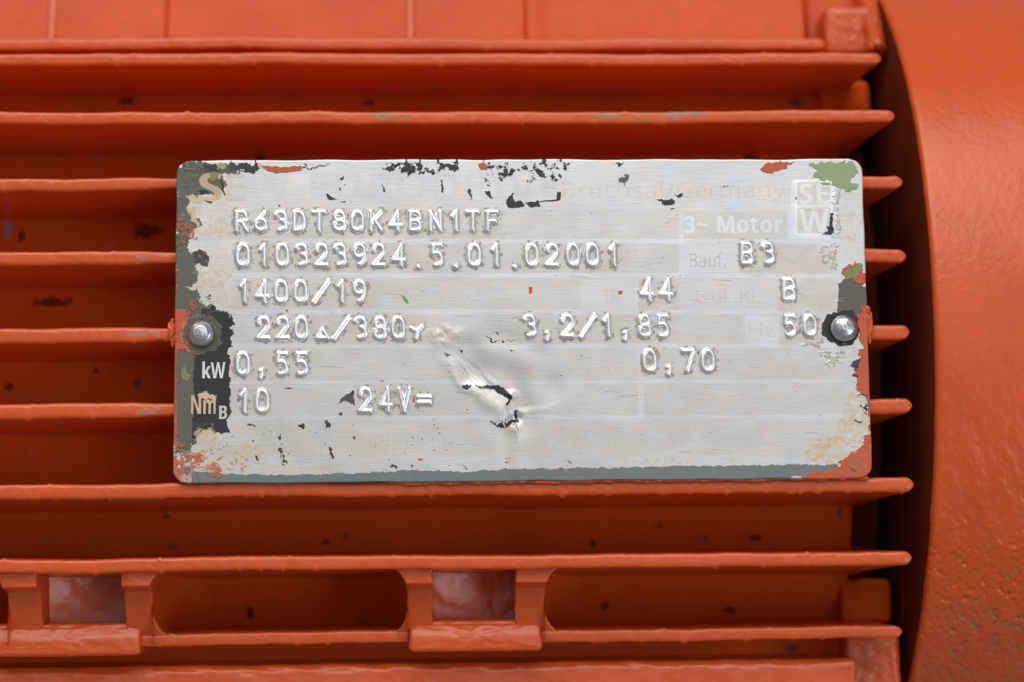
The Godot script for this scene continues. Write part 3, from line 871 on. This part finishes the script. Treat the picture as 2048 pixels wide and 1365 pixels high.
	daub("29.62 0.86 32.20 0.32 35.18 0.20 35.17 2.10 33.97 1.95 32.19 1.22 30.42 1.40", BLACK, 0.35, 1.0, 0.12)
	daub("32.27 0.24 34.93 0.25 35.82 0.65 37.50 1.16 37.06 1.96 35.81 1.77 34.04 2.06 32.27 2.09", BLACK, 0.35, 1.0, 0.12)
	daub("37.60 0.40 40.62 0.26 40.88 1.02 40.34 1.71 38.66 1.11 37.77 1.60", BLACK, 0.3)
	daub("43.64 1.24 46.49 0.42 57.73 0.25 56.81 2.14 55.37 3.14 53.59 2.95 51.65 1.40 48.79 1.94 48.25 2.76 46.11 3.30 44.70 1.57", BLACK, 0.4, 1.0, 0.82)
	daub("46.13 0.49 49.33 1.04 48.79 2.12 47.54 2.48 46.48 1.58", BLACK, 0.4, 1.0, 0.3)
	daub("51.65 1.04 53.25 1.59 53.81 2.72 52.35 2.49", BLACK, 0.25)
	daub("44.34 2.66 45.41 2.48 45.22 3.57 44.51 3.38", BLACK, 0.3, 0.7, 0.5)
	daub("43.64 0.57 44.71 0.30 45.06 1.21 43.99 1.30", ORANGE, 0.2)
	daub("44.50 4.58 45.30 4.47 45.77 5.77 44.76 5.10", BLACK, 0.08)
	daub("42.33 4.19 42.55 4.19 42.71 6.00 42.10 4.64", BLACK, 0.1)
	daub("38.21 2.83 38.38 3.01 38.43 5.03 38.11 4.45", BLACK, 0.12)
	daub("47.47 5.92 48.62 4.84 48.84 5.96 49.68 6.04 50.52 6.65 49.98 7.12 48.21 7.01", BLACK, 0.14)
	daub("50.49 6.15 52.49 5.93 52.69 6.84 51.41 7.12", BLACK, 0.14)
	daub("55.17 4.67 55.67 4.68 55.62 5.87 54.44 6.16 52.66 6.15 52.66 5.97 54.98 5.83", BLACK, 0.06)
	daub("63.73 2.70 65.60 2.30 65.40 3.47 64.29 3.28", BROWN, 0.3)
	daub("63.54 0.34 64.97 0.45 64.33 1.03", BLACK, 0.2)
	daub("50.74 2.49 51.99 2.31 51.80 3.58 50.82 3.49", BROWN, 0.3, 0.8, 0.7)
	daub("21.57 4.96 22.28 5.14 23.02 5.72 21.93 5.71", BLACK, 0.12)
	daub("23.34 5.90 24.40 6.01 24.26 6.26", BLACK, 0.1)
	daub("29.71 3.26 29.97 4.62 29.62 4.25", BLACK, 0.12)
	daub("23.30 2.43 24.13 2.44 24.05 3.07 23.61 4.60 23.31 4.42", BLACK, 0.3, 1.0, 0.85)
	daub("4.32 5.85 5.20 5.99 4.67 6.21 3.70 5.81", BLACK, 0.1)
	daub("6.31 2.58 6.75 3.12 6.77 5.10 6.56 4.56", BLACK, 0.15)
	daub("3.07 4.19 4.83 4.56 4.31 5.00 3.43 4.73", BLACK, 0.15)
	daub("69.32 5.89 71.11 5.80 71.83 5.62 72.36 6.17 70.91 6.85 70.39 6.25", BLACK, 0.14)
	daub("72.20 5.08 73.63 5.04 72.99 5.66", BLACK, 0.14)
	daub("71.36 7.07 72.43 7.13 71.80 7.32", BLACK, 0.08)
	daub("78.77 3.64 80.11 3.73 80.46 4.15 79.03 4.04", BLACK, 0.1, 1.0, 0.7)
	daub("89.76 5.57 90.21 5.63 90.02 6.03", BROWN, 0.1)
	daub("84.84 1.20 85.94 0.52 89.99 0.35 88.44 1.33 86.99 1.80 85.37 1.80", ORANGE, 0.2)
	daub("91.79 0.61 93.87 0.36 96.40 0.25 98.20 0.25 99.17 0.95 99.50 2.05 98.11 3.05 99.39 3.78 99.37 4.45 97.71 4.56 95.92 4.08 95.50 3.17 92.63 2.61 93.29 1.67", GREEN, 0.2)
	daub("5.67 0.27 6.55 0.32 7.18 0.96 6.39 1.41 5.77 0.95", GREEN, 0.2)
	daub("4.80 1.49 5.86 1.68 5.96 2.58 5.08 3.03 4.55 2.58", OLIVE, 0.25, 0.9)
	daub("0.92 0.77 2.68 0.77 2.52 1.85 1.29 2.03", OLIVE, 0.4, 0.6, 0.4)
	# orange on the left edge
	daub("0.09 7.78 1.00 7.96 1.37 9.21 2.81 9.75 2.62 11.22 2.27 11.72 0.71 13.00 0.11 13.00", ORANGE, 0.35, 0.8, 0.35, 0.8)
	daub("1.00 23.30 1.50 21.50 2.01 20.26 3.10 20.44 3.11 21.72 1.52 23.30", ORANGE, 0.35, 0.8, 0.35, 0.8)
	daub("-0.33 13.49 0.08 13.50 0.23 23.30 -0.22 23.30", ORANGE, 0.12, 0.8)
	daub("-0.19 21.84 1.31 21.85 1.89 23.00 1.26 25.28 2.13 27.57 0.44 27.98 -0.12 28.17", ORANGE, 0.3)
	daub("-0.12 28.13 0.22 28.14 0.40 40.80 0.03 40.80", ORANGE, 0.08, 0.8)
	daub("0.00 38.54 0.78 41.00 2.29 42.55 3.87 42.33 4.07 43.65 6.60 44.08 6.43 46.38 3.27 46.92 0.10 46.90", ORANGE, 0.3, 0.9, 0.1, 0.9)
	daub("0.21 40.80 1.72 41.94 3.87 42.52 3.98 43.65 6.41 44.23 6.24 46.29 0.65 46.25", TAN, 0.5, 0.35, 1.0, 1.0)
	daub("0.19 38.92 0.96 41.00 2.29 42.70 2.14 46.26 0.46 46.06", GREY, 0.5, 0.5, 1.15, 0.0)
	daub("0.13 7.95 1.18 8.14 2.60 9.93 2.44 11.18 0.71 12.78 0.18 12.78", TAN, 0.5, 0.30, 0.9, 1.0)
	daub("1.17 23.09 1.85 21.15 3.06 20.44 2.99 21.68 1.52 23.27", GREY, 0.4, 0.5, 1.1, 0.0)
	daub("1.07 41.94 2.09 41.94 2.01 42.51 1.36 42.60", STEEL, 0.15)
	daub("1.47 44.47 2.31 44.29 2.51 45.51 1.57 45.50", STEEL, 0.2)
	daub("0.94 30.80 1.30 29.57 1.79 30.99 2.17 31.37 1.80 32.23 0.86 31.94", OLIVE, 0.15)
	# labels on the black that held
	print_text("kW", "3.93 29.33 7.20 31.75", [Color(0.88, 0.88, 0.87), 0.5, 0.4, 0], 1.0, 1.0, true)
	print_text("Nm", "2.39 34.22 5.88 36.88", TAN, 1.0, 1.0, true)
	daub("3.13 34.03 4.25 33.66 5.95 34.24 5.58 34.99 3.52 34.79", TAN, 0.25)
	print_text("B", "6.37 35.72 7.48 37.61", [Color(0.82, 0.80, 0.76), 0.5, 0.4, 0], 1.0, 1.0, true)
	# ring round the left rivet
	ring(Vector2(3.70, 25.39), 2.15, 2.75, BROWN, 0.8)
	ring(Vector2(3.70, 25.39), 2.75, 2.95, [Color(0.80, 0.60, 0.46), 0.3, 0.4, 10], 0.45)
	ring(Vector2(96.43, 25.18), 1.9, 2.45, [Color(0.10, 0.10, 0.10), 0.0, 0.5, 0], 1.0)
	# other flakes and scratches
	daub("23.15 35.39 24.37 34.16 25.61 33.56 25.65 35.73 24.37 35.11", BLACK, 0.1)
	daub("23.35 36.77 23.81 36.74 23.84 37.19 23.39 37.19", BLACK, 0.05)
	daub("14.76 39.36 15.27 39.36 15.18 40.91 16.04 44.30 15.57 44.39 14.96 42.04", BLACK, 0.2, 1.0, 0.5)
	daub("14.51 37.41 15.54 37.42 15.45 39.12 14.89 39.21", DIRT, 0.15, 0.9)
	daub("21.74 37.71 22.21 38.69 21.55 38.92 21.27 38.16", BLACK, 0.2)
	daub("17.42 38.47 18.40 38.29 18.17 39.08 17.65 39.08", BLACK, 0.25)
	daub("22.03 41.71 22.35 41.71 22.73 43.45 22.28 43.44", BLACK, 0.2)
	daub("11.48 42.76 11.73 42.86 11.86 43.61 11.54 43.52", BLACK, 0.15)
	daub("10.38 38.24 11.89 38.47 11.79 38.66 10.48 38.54", BLACK, 0.2)
	daub("30.67 44.60 31.70 44.51 31.32 45.02", BLACK, 0.2)
	daub("33.49 44.34 33.96 44.34 33.92 44.90", BLACK, 0.15)
	daub("15.52 33.07 17.02 33.17 16.27 33.35", BLACK, 0.1)
	daub("25.31 40.32 25.69 40.23 25.65 40.79", BLACK, 0.1)
	daub("-0.76 21.84 -0.76 21.84 -0.76 21.84", BLACK, 0.0)
	# the gouge
	daub("35.43 25.46 36.95 24.70 38.47 24.13 40.94 25.10 40.55 26.25 39.40 27.58 36.94 26.80", DIRT, 0.3, 0.8, 0.2)
	daub("39.40 27.96 41.30 27.97 43.18 30.47 44.30 32.38 40.89 32.74 39.77 30.07", [Color(0.80, 0.77, 0.72), 0.4, 0.55, 0], 0.3, 0.75, 0.0, 0.6)
	daub("41.26 33.51 42.78 33.13 45.43 33.72 47.69 35.07 47.11 36.87 45.41 35.81 43.53 34.66", [Color(0.84, 0.835, 0.82), 0.4, 0.6, 0], 0.25, 0.8, 0.25)
	daub("42.82 33.06 46.19 32.93 47.33 33.51 48.26 34.60 47.97 35.26 47.59 36.02 47.31 35.67 47.60 34.88 46.56 34.30 45.81 33.76 45.24 33.57 43.72 33.48", BLACK, 0.12)
	daub("41.04 32.93 42.25 33.13 42.02 33.55 41.26 33.43", BLACK, 0.14)
	daub("48.55 36.52 49.04 36.56 49.02 38.12 49.25 38.34 47.28 38.52 48.00 37.96 48.61 37.89", BLACK, 0.12)
	daub("45.20 38.51 47.09 38.06 48.89 38.53 46.90 38.94", BLACK, 0.3, 1.0, 0.4)
	daub("40.54 27.88 41.30 27.88 41.11 28.32", BLACK, 0.1)
	daub("38.45 28.15 39.78 28.54 38.83 28.73", BROWN, 0.15, 0.8)
	daub("44.31 25.98 45.11 25.98 45.87 26.56 47.39 26.57 49.01 26.68 47.20 26.82 45.49 26.70", BLACK, 0.25, 1.0, 0.45)
	daub("45.88 24.93 46.45 25.51 46.35 25.70", BLACK, 0.1)
	daub("47.95 27.82 48.48 27.94 48.23 28.13", BLACK, 0.08)
	daub("47.23 43.59 47.80 43.41 47.89 45.48 47.45 44.91", BLACK, 0.2, 1.0, 0.5)
	daub("46.71 39.24 48.22 39.25 48.09 43.22 47.24 43.21", DIRT, 0.25, 0.5, 0.3)
	daub("56.02 43.75 56.68 44.04 56.48 44.32", BROWN, 0.1)
	daub("41.00 44.20 41.75 45.06 41.56 45.09", BROWN, 0.06)
	for i in 26:
		var g0: Vector2 = Vector2(39.02, 27.77)
		var g1: Vector2 = Vector2(46.55, 35.25)
		var dir := (g1 - g0).normalized()
		var st := g0.lerp(g1, rng.randf_range(0.0, 0.8)) + Vector2(dir.y, -dir.x) * rng.randf_range(-2.0, 1.6)
		var en := st + dir.rotated(rng.randf_range(-0.08, 0.08)) * rng.randf_range(0.8, 3.2)
		var wd := Vector2(dir.y, -dir.x) * rng.randf_range(0.03, 0.08)
		daub("%.2f %.2f %.2f %.2f %.2f %.2f %.2f %.2f" % [st.x, st.y, en.x, en.y, en.x + wd.x, en.y + wd.y, st.x + wd.x, st.y + wd.y], SOIL if i % 2 else BARE, 0.03, 0.55)
	daub("69.01 37.49 84.28 37.21 86.10 40.65 82.22 43.28 70.81 42.82", DIRT, 1.0, 0.35, 0.0, 1.3)
	daub("49.17 38.50 64.34 38.98 67.10 44.11 51.00 44.56", DIRT, 1.0, 0.35, 0.0, 1.3)
	daub("76.83 28.55 96.04 28.46 95.89 33.07 78.65 32.97", DIRT, 1.0, 0.25, 0.0, 1.3)
	daub("9.12 32.55 33.24 32.70 31.33 43.85 12.58 44.27", DIRT, 1.0, 0.25, 0.0, 1.3)
	# specks of red and green
	daub("14.61 6.47 14.97 6.52 14.88 6.83 14.67 6.77", RED, 0.05)
	daub("15.74 21.71 16.15 22.01 16.01 22.27 15.83 22.10", RED, 0.05)
	daub("50.93 18.73 51.32 18.66 51.23 19.58 50.99 19.76 50.83 19.49", RED, 0.08)
	daub("63.85 19.28 64.47 19.32 64.37 19.82 63.93 19.78", RED, 0.06)
	daub("32.41 19.86 32.85 19.86 33.38 20.58 33.38 21.02 32.85 20.84", [Color(0.38, 0.62, 0.33), 0.0, 0.5, 24], 0.06)
	daub("58.12 28.68 58.50 28.74 58.41 28.93", RED, 0.04)
	daub("55.13 31.45 55.48 31.49 55.32 31.74", RED, 0.04)
	daub("41.58 36.32 41.91 36.36 41.77 36.64", RED, 0.04)
	daub("34.70 43.46 35.36 43.50 35.26 43.78 34.79 43.78", RED, 0.05)
	daub("33.88 34.98 34.26 34.79 34.30 35.36 34.07 35.46", RED, 0.05)
	daub("29.27 32.10 29.84 32.30 29.65 32.49", RED, 0.05)
	daub("8.86 34.64 9.23 34.68 9.14 35.20 8.92 35.11", RED, 0.05)
	daub("13.95 28.59 14.14 28.59 14.08 29.07 13.91 29.01", RED, 0.05)
	dots(70, "7.84 6.90 65.06 46.01", BLACK, 0.07)
	dots(60, "65.73 7.43 98.29 44.83", BROWN, 0.08)
	dots(30, "3.69 37.71 39.29 45.10", BLACK, 0.12)
	dots(14, "9.13 6.54 96.82 45.54", RED, 0.06)
	# fine scratches
	for i in 170:
		var a := Vector2(rng.randf_range(12, 96), rng.randf_range(3, 43))
		var l := rng.randf_range(0.6, 3.5)
		var tilt := rng.randf_range(-0.25, 0.25)
		var wd := rng.randf_range(0.025, 0.05)
		daub("%.2f %.2f %.2f %.2f %.2f %.2f %.2f %.2f" % [a.x, a.y, a.x + l, a.y + l * tilt, a.x + l, a.y + l * tilt + wd, a.x, a.y + wd * 1.6], BARE if i % 3 else BROWN, 0.02, 0.5)

func ring(c: Vector2, r0: float, r1: float, what: Array, k: float) -> void:
	for y in range(int((c.y - r1) * PX), int((c.y + r1) * PX) + 1):
		for x in range(maxi(0, int((c.x - r1) * PX)), mini(TW - 1, int((c.x + r1) * PX) + 1)):
			var d := Vector2(x / PX - c.x, y / PX - c.y).length() + (warp_x[y * TW + x] - 128) * 0.004
			if d >= r0 and d < r1:
				blend(y * TW + x, what, k)

# dirt packed against the foot of each stamped character, in the same stroke shapes
func soil_glyph(strokes: Array, at: Vector2, w: float, h: float, reach: float) -> void:
	var x0 := maxi(0, int((at.x - reach) * PX))
	var x1 := mini(TW - 1, int((at.x + w + reach) * PX))
	var y0 := maxi(0, int((at.y - reach) * PX))
	var y1 := mini(TH - 1, int((at.y + h + reach) * PX))
	for y in range(y0, y1):
		for x in range(x0, x1):
			var p := Vector2(x / PX - at.x, y / PX - at.y)
			var d := stroke_distance(strokes, p, w, h)
			var i := y * TW + x
			if d < reach:
				var n := fine[i] / 255.0
				var k := (1.0 - d / reach) * 0.75
				if d < 0.85 and n > 0.60 + 0.04 * d:
					blend(i, SOIL, 0.6)
				elif n > 0.36:
					blend(i, DIRT, clampf(k * 1.5 * n, 0.0, 0.8))

func image_of(bytes: PackedByteArray, format: Image.Format) -> ImageTexture:
	return ImageTexture.create_from_image(Image.create_from_data(TW, TH, false, format, bytes))

# Stamped characters: strokes in a box one wide and one high, y down. «a cx cy rx ry from to» adds an arc.
const GLYPHS := {
	"0": ["a .5 .36 .48 .36 180 360 a .5 .64 .48 .36 0 180 .02 .36"],
	"1": [".12 .24 .62 0 .62 1"],
	"2": ["a .5 .28 .46 .28 185 395 .04 1 .98 1"],
	"3": ["a .46 .26 .46 .26 205 420", "a .26 .71 .70 .29 -62 78"],
	"4": [".72 1 .72 0 .03 .74 .98 .74"],
	"5": [".9 0 .18 0 .14 .42 .5 .38 a .42 .69 .5 .31 -70 95"],
	"6": [".85 0 a .5 .7 .46 .3 215 -145"],
	"7": [".04 0 .94 0 .36 1"],
	"8": ["a .5 .25 .40 .25 0 360", "a .5 .73 .46 .27 0 360"],
	"9": ["a .5 .3 .46 .3 0 360", "a .35 .3 .61 .70 0 75"],
	"B": [".06 0 .06 1 .5 1 a .5 .74 .44 .26 90 -90 .06 .48", ".06 0 .5 0 a .5 .24 .40 .24 -90 90"],
	"D": [".06 0 .06 1 .4 1 a .4 .5 .54 .5 90 -90 .06 0"],
	"R": [".06 1 .06 0 .5 0 a .5 .27 .42 .27 -90 90 .06 .54", ".5 .54 .96 1"],
	"T": [".0 0 1 0", ".5 0 .5 1"],
	"K": [".06 0 .06 1", ".96 0 .1 .62", ".36 .42 .98 1"],
	"N": [".06 1 .06 0 .94 1 .94 0"],
	"F": [".08 1 .08 0 .94 0", ".08 .5 .78 .5"],
	"V": [".05 0 .45 1 .95 0"],
	"/": [".02 1.04 .98 -.04"],
	".": [".3 1.10 .34 1.10"],
	",": [".34 .86 .5 .82 .5 .98 .3 1.18"],
	"=": [".04 .36 .98 .36", ".04 .62 .98 .62"],
	"^": [".5 .56 .98 1 .02 1 .5 .56"],
	"Y": ["-.1 .50 .25 .62", ".85 .42 .45 .64 .3 1"]}

func glyph_strokes(ch: String) -> Array:
	var out := []
	for s in GLYPHS[ch]:
		var w: PackedStringArray = s.split(" ", false)
		var p := PackedVector2Array()
		var i := 0
		while i < w.size():
			if w[i] == "a":
				var c := Vector2(float(w[i + 1]), float(w[i + 2]))
				for k in 13:
					var a := deg_to_rad(lerpf(float(w[i + 5]), float(w[i + 6]), k / 12.0))
					p.append(c + Vector2(float(w[i + 3]) * cos(a), float(w[i + 4]) * sin(a)))
				i += 7
			else:
				p.append(Vector2(float(w[i]), float(w[i + 1])))
				i += 2
		out.append(p)
	return out

func stroke_distance(strokes: Array, p: Vector2, w: float, h: float) -> float:
	var best := 1e6
	var sc := Vector2(w, h)
	for s in strokes:
		for i in s.size() - 1:
			var q := Geometry2D.get_closest_point_to_segment(p, s[i] * sc, s[i + 1] * sc)
			best = minf(best, p.distance_squared_to(q))
	return sqrt(best)

const STROKE := 0.53
func glyph_mesh(ch: String, w: float, h: float) -> ArrayMesh:
	var strokes := glyph_strokes(ch)
	var filled := PackedVector2Array()
	if ch == "4":
		filled = PackedVector2Array([Vector2(.72 * w, 0.1 * h), Vector2(.03 * w, .74 * h), Vector2(.72 * w, .74 * h)])
	elif ch == "N":
		filled = PackedVector2Array([Vector2(.06 * w, 0), Vector2(.94 * w, 0.2), Vector2(.94 * w, h), Vector2(0.06 * w, h - 0.2)])
	var cell := 0.075
	var m := 0.85
	var nx := int((w + 2 * m) / cell)
	var ny := int((h * 1.3 + 2 * m) / cell)
	var hs := PackedFloat32Array(); hs.resize((nx + 1) * (ny + 1))
	for j in ny + 1:
		for i in nx + 1:
			var p := Vector2(i * cell - m, j * cell - m - 0.05 * h)
			var d := stroke_distance(strokes, p, w, h) + 0.025 * noise_a.get_noise_2d(p.x * 1.1 + ch.unicode_at(0), p.y * 1.1)
			var z: float
			if d < STROKE:
				var t := d / STROKE
				z = 0.50 * pow(1.0 - t * t, 0.62)
			else:
				z = -(d - STROKE) * 1.2
			if filled.size() and Geometry2D.is_point_in_polygon(p, filled):
				z = maxf(z, 0.26)
			hs[j * (nx + 1) + i] = z
	var keep := {}
	var pos := PackedVector3Array()
	var nor := PackedVector3Array()
	var idx := PackedInt32Array()
	for j in range(1, ny - 1):
		for i in range(1, nx - 1):
			var corner := [j * (nx + 1) + i, j * (nx + 1) + i + 1, (j + 1) * (nx + 1) + i + 1, (j + 1) * (nx + 1) + i]
			if maxf(maxf(hs[corner[0]], hs[corner[1]]), maxf(hs[corner[2]], hs[corner[3]])) < -0.03:
				continue
			for n in corner:
				if not keep.has(n):
					keep[n] = pos.size()
					var ii: int = n % (nx + 1)
					var jj: int = n / (nx + 1)
					pos.append(Vector3(ii * cell - m, -(jj * cell - m - 0.05 * h), maxf(hs[n], -0.12)) * MM)
					nor.append(Vector3(-(hs[n + 1] - hs[n - 1]) / (2 * cell), (hs[n + nx + 1] - hs[n - nx - 1]) / (2 * cell), 1.0).normalized())
			for n in [0, 1, 2, 0, 2, 3]:
				idx.append(keep[corner[n]])
	return arrays_mesh(pos, nor, PackedVector2Array(), PackedColorArray(), idx)

var glyph_cache := {}
func stamp(o: Node3D, chars: String, places: String, height: float, width := 1.62) -> void:
	var at := pts(places)
	var h := height - 2.0 * STROKE
	for n in chars.length():
		var ch := chars[n]
		var w := width
		if ch == "1": w *= 0.72
		elif ch == "." or ch == ",": w *= 0.7
		elif ch == "/": w *= 1.35
		elif ch == "=": w *= 1.1
		var key := "%s %.2f" % [ch, h]
		if not glyph_cache.has(key):
			glyph_cache[key] = glyph_mesh(ch, w, h)
		var tl := at[n] + Vector2(STROKE, STROKE)
		soil_glyph(glyph_strokes(ch), tl, w, h, 1.05)
		var c := put("embossed_character", glyph_cache[key], mats.alu, o)
		var mid := tl + Vector2(w, h) * 0.5
		c.position = Vector3(tl.x - PW * 0.5, PH * 0.5 - tl.y, plate_height(mid.x, mid.y) + 0.35 - rng.randf() * 0.07) * MM
		c.rotation.z = rng.randf_range(-0.02, 0.02)
		c.scale.z = rng.randf_range(0.8, 1.12)

func top_edge(x: float) -> float:
	var dip: float = 0.55 * exp(-pow((x - -34.05 + 50.0) / 3.2, 2.0))
	return dip + 0.10 * noise_a.get_noise_2d(x * 0.12, 3.0) - 0.10 * exp(-pow((x - 33.0) / 6.0, 2.0))

func build_plate() -> void:
	var o := thing("nameplate", "worn aluminium motor rating plate with stamped characters and flaking black print", "nameplate")
	paint_plate()
	stamp(o, "R63DT80K4BN1TF", "8.00 7.12 10.80 7.13 13.69 7.14 16.35 7.14 19.17 7.15 22.13 7.16 24.73 7.17 27.40 7.17 30.22 7.18 33.12 7.19 36.01 7.20 39.13 7.21 41.45 7.21 44.29 7.22", 3.69)
	stamp(o, "010323924.5.01.02001", "8.25 11.97 11.41 11.98 13.86 11.98 16.66 11.99 19.54 12.00 22.21 12.01 25.02 12.02 27.76 12.03 30.72 12.04 33.97 12.05 36.21 12.06 39.47 12.07 41.64 12.08 44.97 12.09 48.02 12.10 49.97 12.10 52.95 12.11 55.93 12.12 58.77 12.13 62.04 12.14", 3.97)
	stamp(o, "B3", "81.39 11.99 84.39 12.00", 3.91)
	stamp(o, "1400/19", "8.65 17.30 11.09 17.31 13.74 17.32 16.54 17.33 19.27 17.34 22.65 17.36 25.02 17.37", 3.94)
	stamp(o, "44", "66.69 17.24 69.45 17.25", 3.96)
	stamp(o, "B", "87.39 17.32", 3.90)
	stamp(o, "220^/380Y", "11.27 22.62 13.99 22.63 16.64 22.64 19.72 22.66 22.15 22.67 25.17 22.68 27.97 22.70 30.55 22.71 33.50 22.72", 3.92)
	stamp(o, "3,2/1,85", "49.51 22.51 52.40 22.52 55.00 22.53 57.68 22.55 61.01 22.56 63.69 22.57 66.16 22.58 68.84 22.60", 3.94)
	stamp(o, "50", "87.40 22.68 90.24 22.70", 3.81)
	stamp(o, "0,55", "8.31 27.74 11.30 27.76 13.94 27.77 16.73 27.79", 3.97)
	stamp(o, "0,70", "66.79 27.62 69.98 27.64 72.51 27.65 75.27 27.67", 3.93)
	stamp(o, "10", "8.78 33.08 11.13 33.09", 4.02)
	stamp(o, "24V=", "25.89 32.96 28.75 32.98 31.47 33.00 34.26 33.01", 4.18)
	var m := ORMMaterial3D.new()
	m.albedo_texture = image_of(tex, Image.FORMAT_RGB8)
	m.orm_texture = image_of(orm, Image.FORMAT_RGB8)
	m.heightmap_enabled = true
	m.heightmap_texture = image_of(hgt, Image.FORMAT_L8)
	m.heightmap_scale = 0.022
	var nu := 560
	var nv := 270
	var rc := 1.9
	var f := func(i: int, j: int) -> Vector3:
		var ii := clampi(i, 2, nu - 2)
		var jj := clampi(j, 2, nv - 2)
		var t := float(jj - 2) / (nv - 4)
		# rows lie closer together near the rounded corners
		t = t + 0.055 * sin(TAU * t) * -1.0 * 0.9
		var y := t * PH
		var e := minf(y, PH - y)
		var cut := 0.0
		if e < rc:
			cut = rc - sqrt(maxf(0.0, rc * rc - (rc - e) * (rc - e)))
		var x := lerpf(cut, PW - cut, float(ii - 2) / (nu - 4))
		x += 0.06 * noise_a.get_noise_2d(y * 0.2, 8.0) * (1.0 if x < 50.0 else -1.0)
		var yy := y + top_edge(x) * (1.0 - smoothstep(0.0, 5.0, y)) + 0.10 * noise_a.get_noise_2d(x * 0.1, 20.0) * smoothstep(PH - 4.0, PH, y)
		var z := plate_height(x, yy) + 0.35
		var out := maxi(maxi(2 - i, i - nu + 2), maxi(2 - j, j - nv + 2))
		if out > 0:
			var dir := Vector2((-1.0 if i < 2 else (1.0 if i > nu - 2 else 0.0)), (-1.0 if j < 2 else (1.0 if j > nv - 2 else 0.0))).normalized()
			x += dir.x * 0.10
			yy += dir.y * 0.10
			z -= 0.10 if out == 1 else 0.9
		return Vector3(x - PW * 0.5, PH * 0.5 - yy, z)
	var mesh := sheet(nu, nv, f)
	# texture by place on the plate
	var arr := mesh.surface_get_arrays(0)
	var p: PackedVector3Array = arr[Mesh.ARRAY_VERTEX]
	var uv: PackedVector2Array = arr[Mesh.ARRAY_TEX_UV]
	for n in p.size():
		uv[n] = Vector2(clampf((p[n].x / MM + PW * 0.5) / PW, 0.002, 0.998), clampf((PH * 0.5 - p[n].y / MM) / PH, 0.003, 0.997))
	put("metal_sheet", arrays_mesh(p, arr[Mesh.ARRAY_NORMAL], uv, PackedColorArray(), arr[Mesh.ARRAY_INDEX]), m, o)

# ------------------------------------------------------------------ rivets
func build_rivets() -> void:
	rivet("domed steel drive rivet at the plate's left edge, ringed by bare metal in black print", Vector3(-46.27, -2.02, 0.60), 0.85, 0.0)
	rivet("domed steel drive rivet at the plate's right edge, next to torn orange paint", Vector3(46.53, -1.68, 0.60), 0.35, 1.0)

func rivet(label: String, at: Vector3, flat: float, seed_: float) -> void:
	var o := thing("drive_rivet", label, "rivet", "rivets holding the nameplate")
	o.position = at * MM
	var prof := [Vector2(0.0, 1.35), Vector2(0.5, 1.34), Vector2(0.9 * flat + 0.25, 1.28), Vector2(1.2, 1.12), Vector2(1.5, 0.92), Vector2(1.75, 0.66), Vector2(1.92, 0.36), Vector2(1.99, 0.1), Vector2(1.97, -0.2), Vector2(1.9, -0.7)]
	var c := Curve2D.new()
	for k in prof.size():
		c.add_point(prof[k])
	var f := func(i: int, j: int) -> Vector3:
		var q: Vector2 = prof[j / 3].lerp(prof[mini(j / 3 + 1, prof.size() - 1)], float(j % 3) / 3.0)
		var a := -TAU * float(i) / 48.0
		var n := 0.035 * noise_a.get_noise_3d(cos(a) * q.x * 0.6 + seed_ * 9.0, sin(a) * q.x * 0.6, q.y)
		return Vector3(cos(a) * q.x, -sin(a) * q.x, q.y + n)
	put("head", sheet(48, (prof.size() - 1) * 3, f), mats.steel, o)
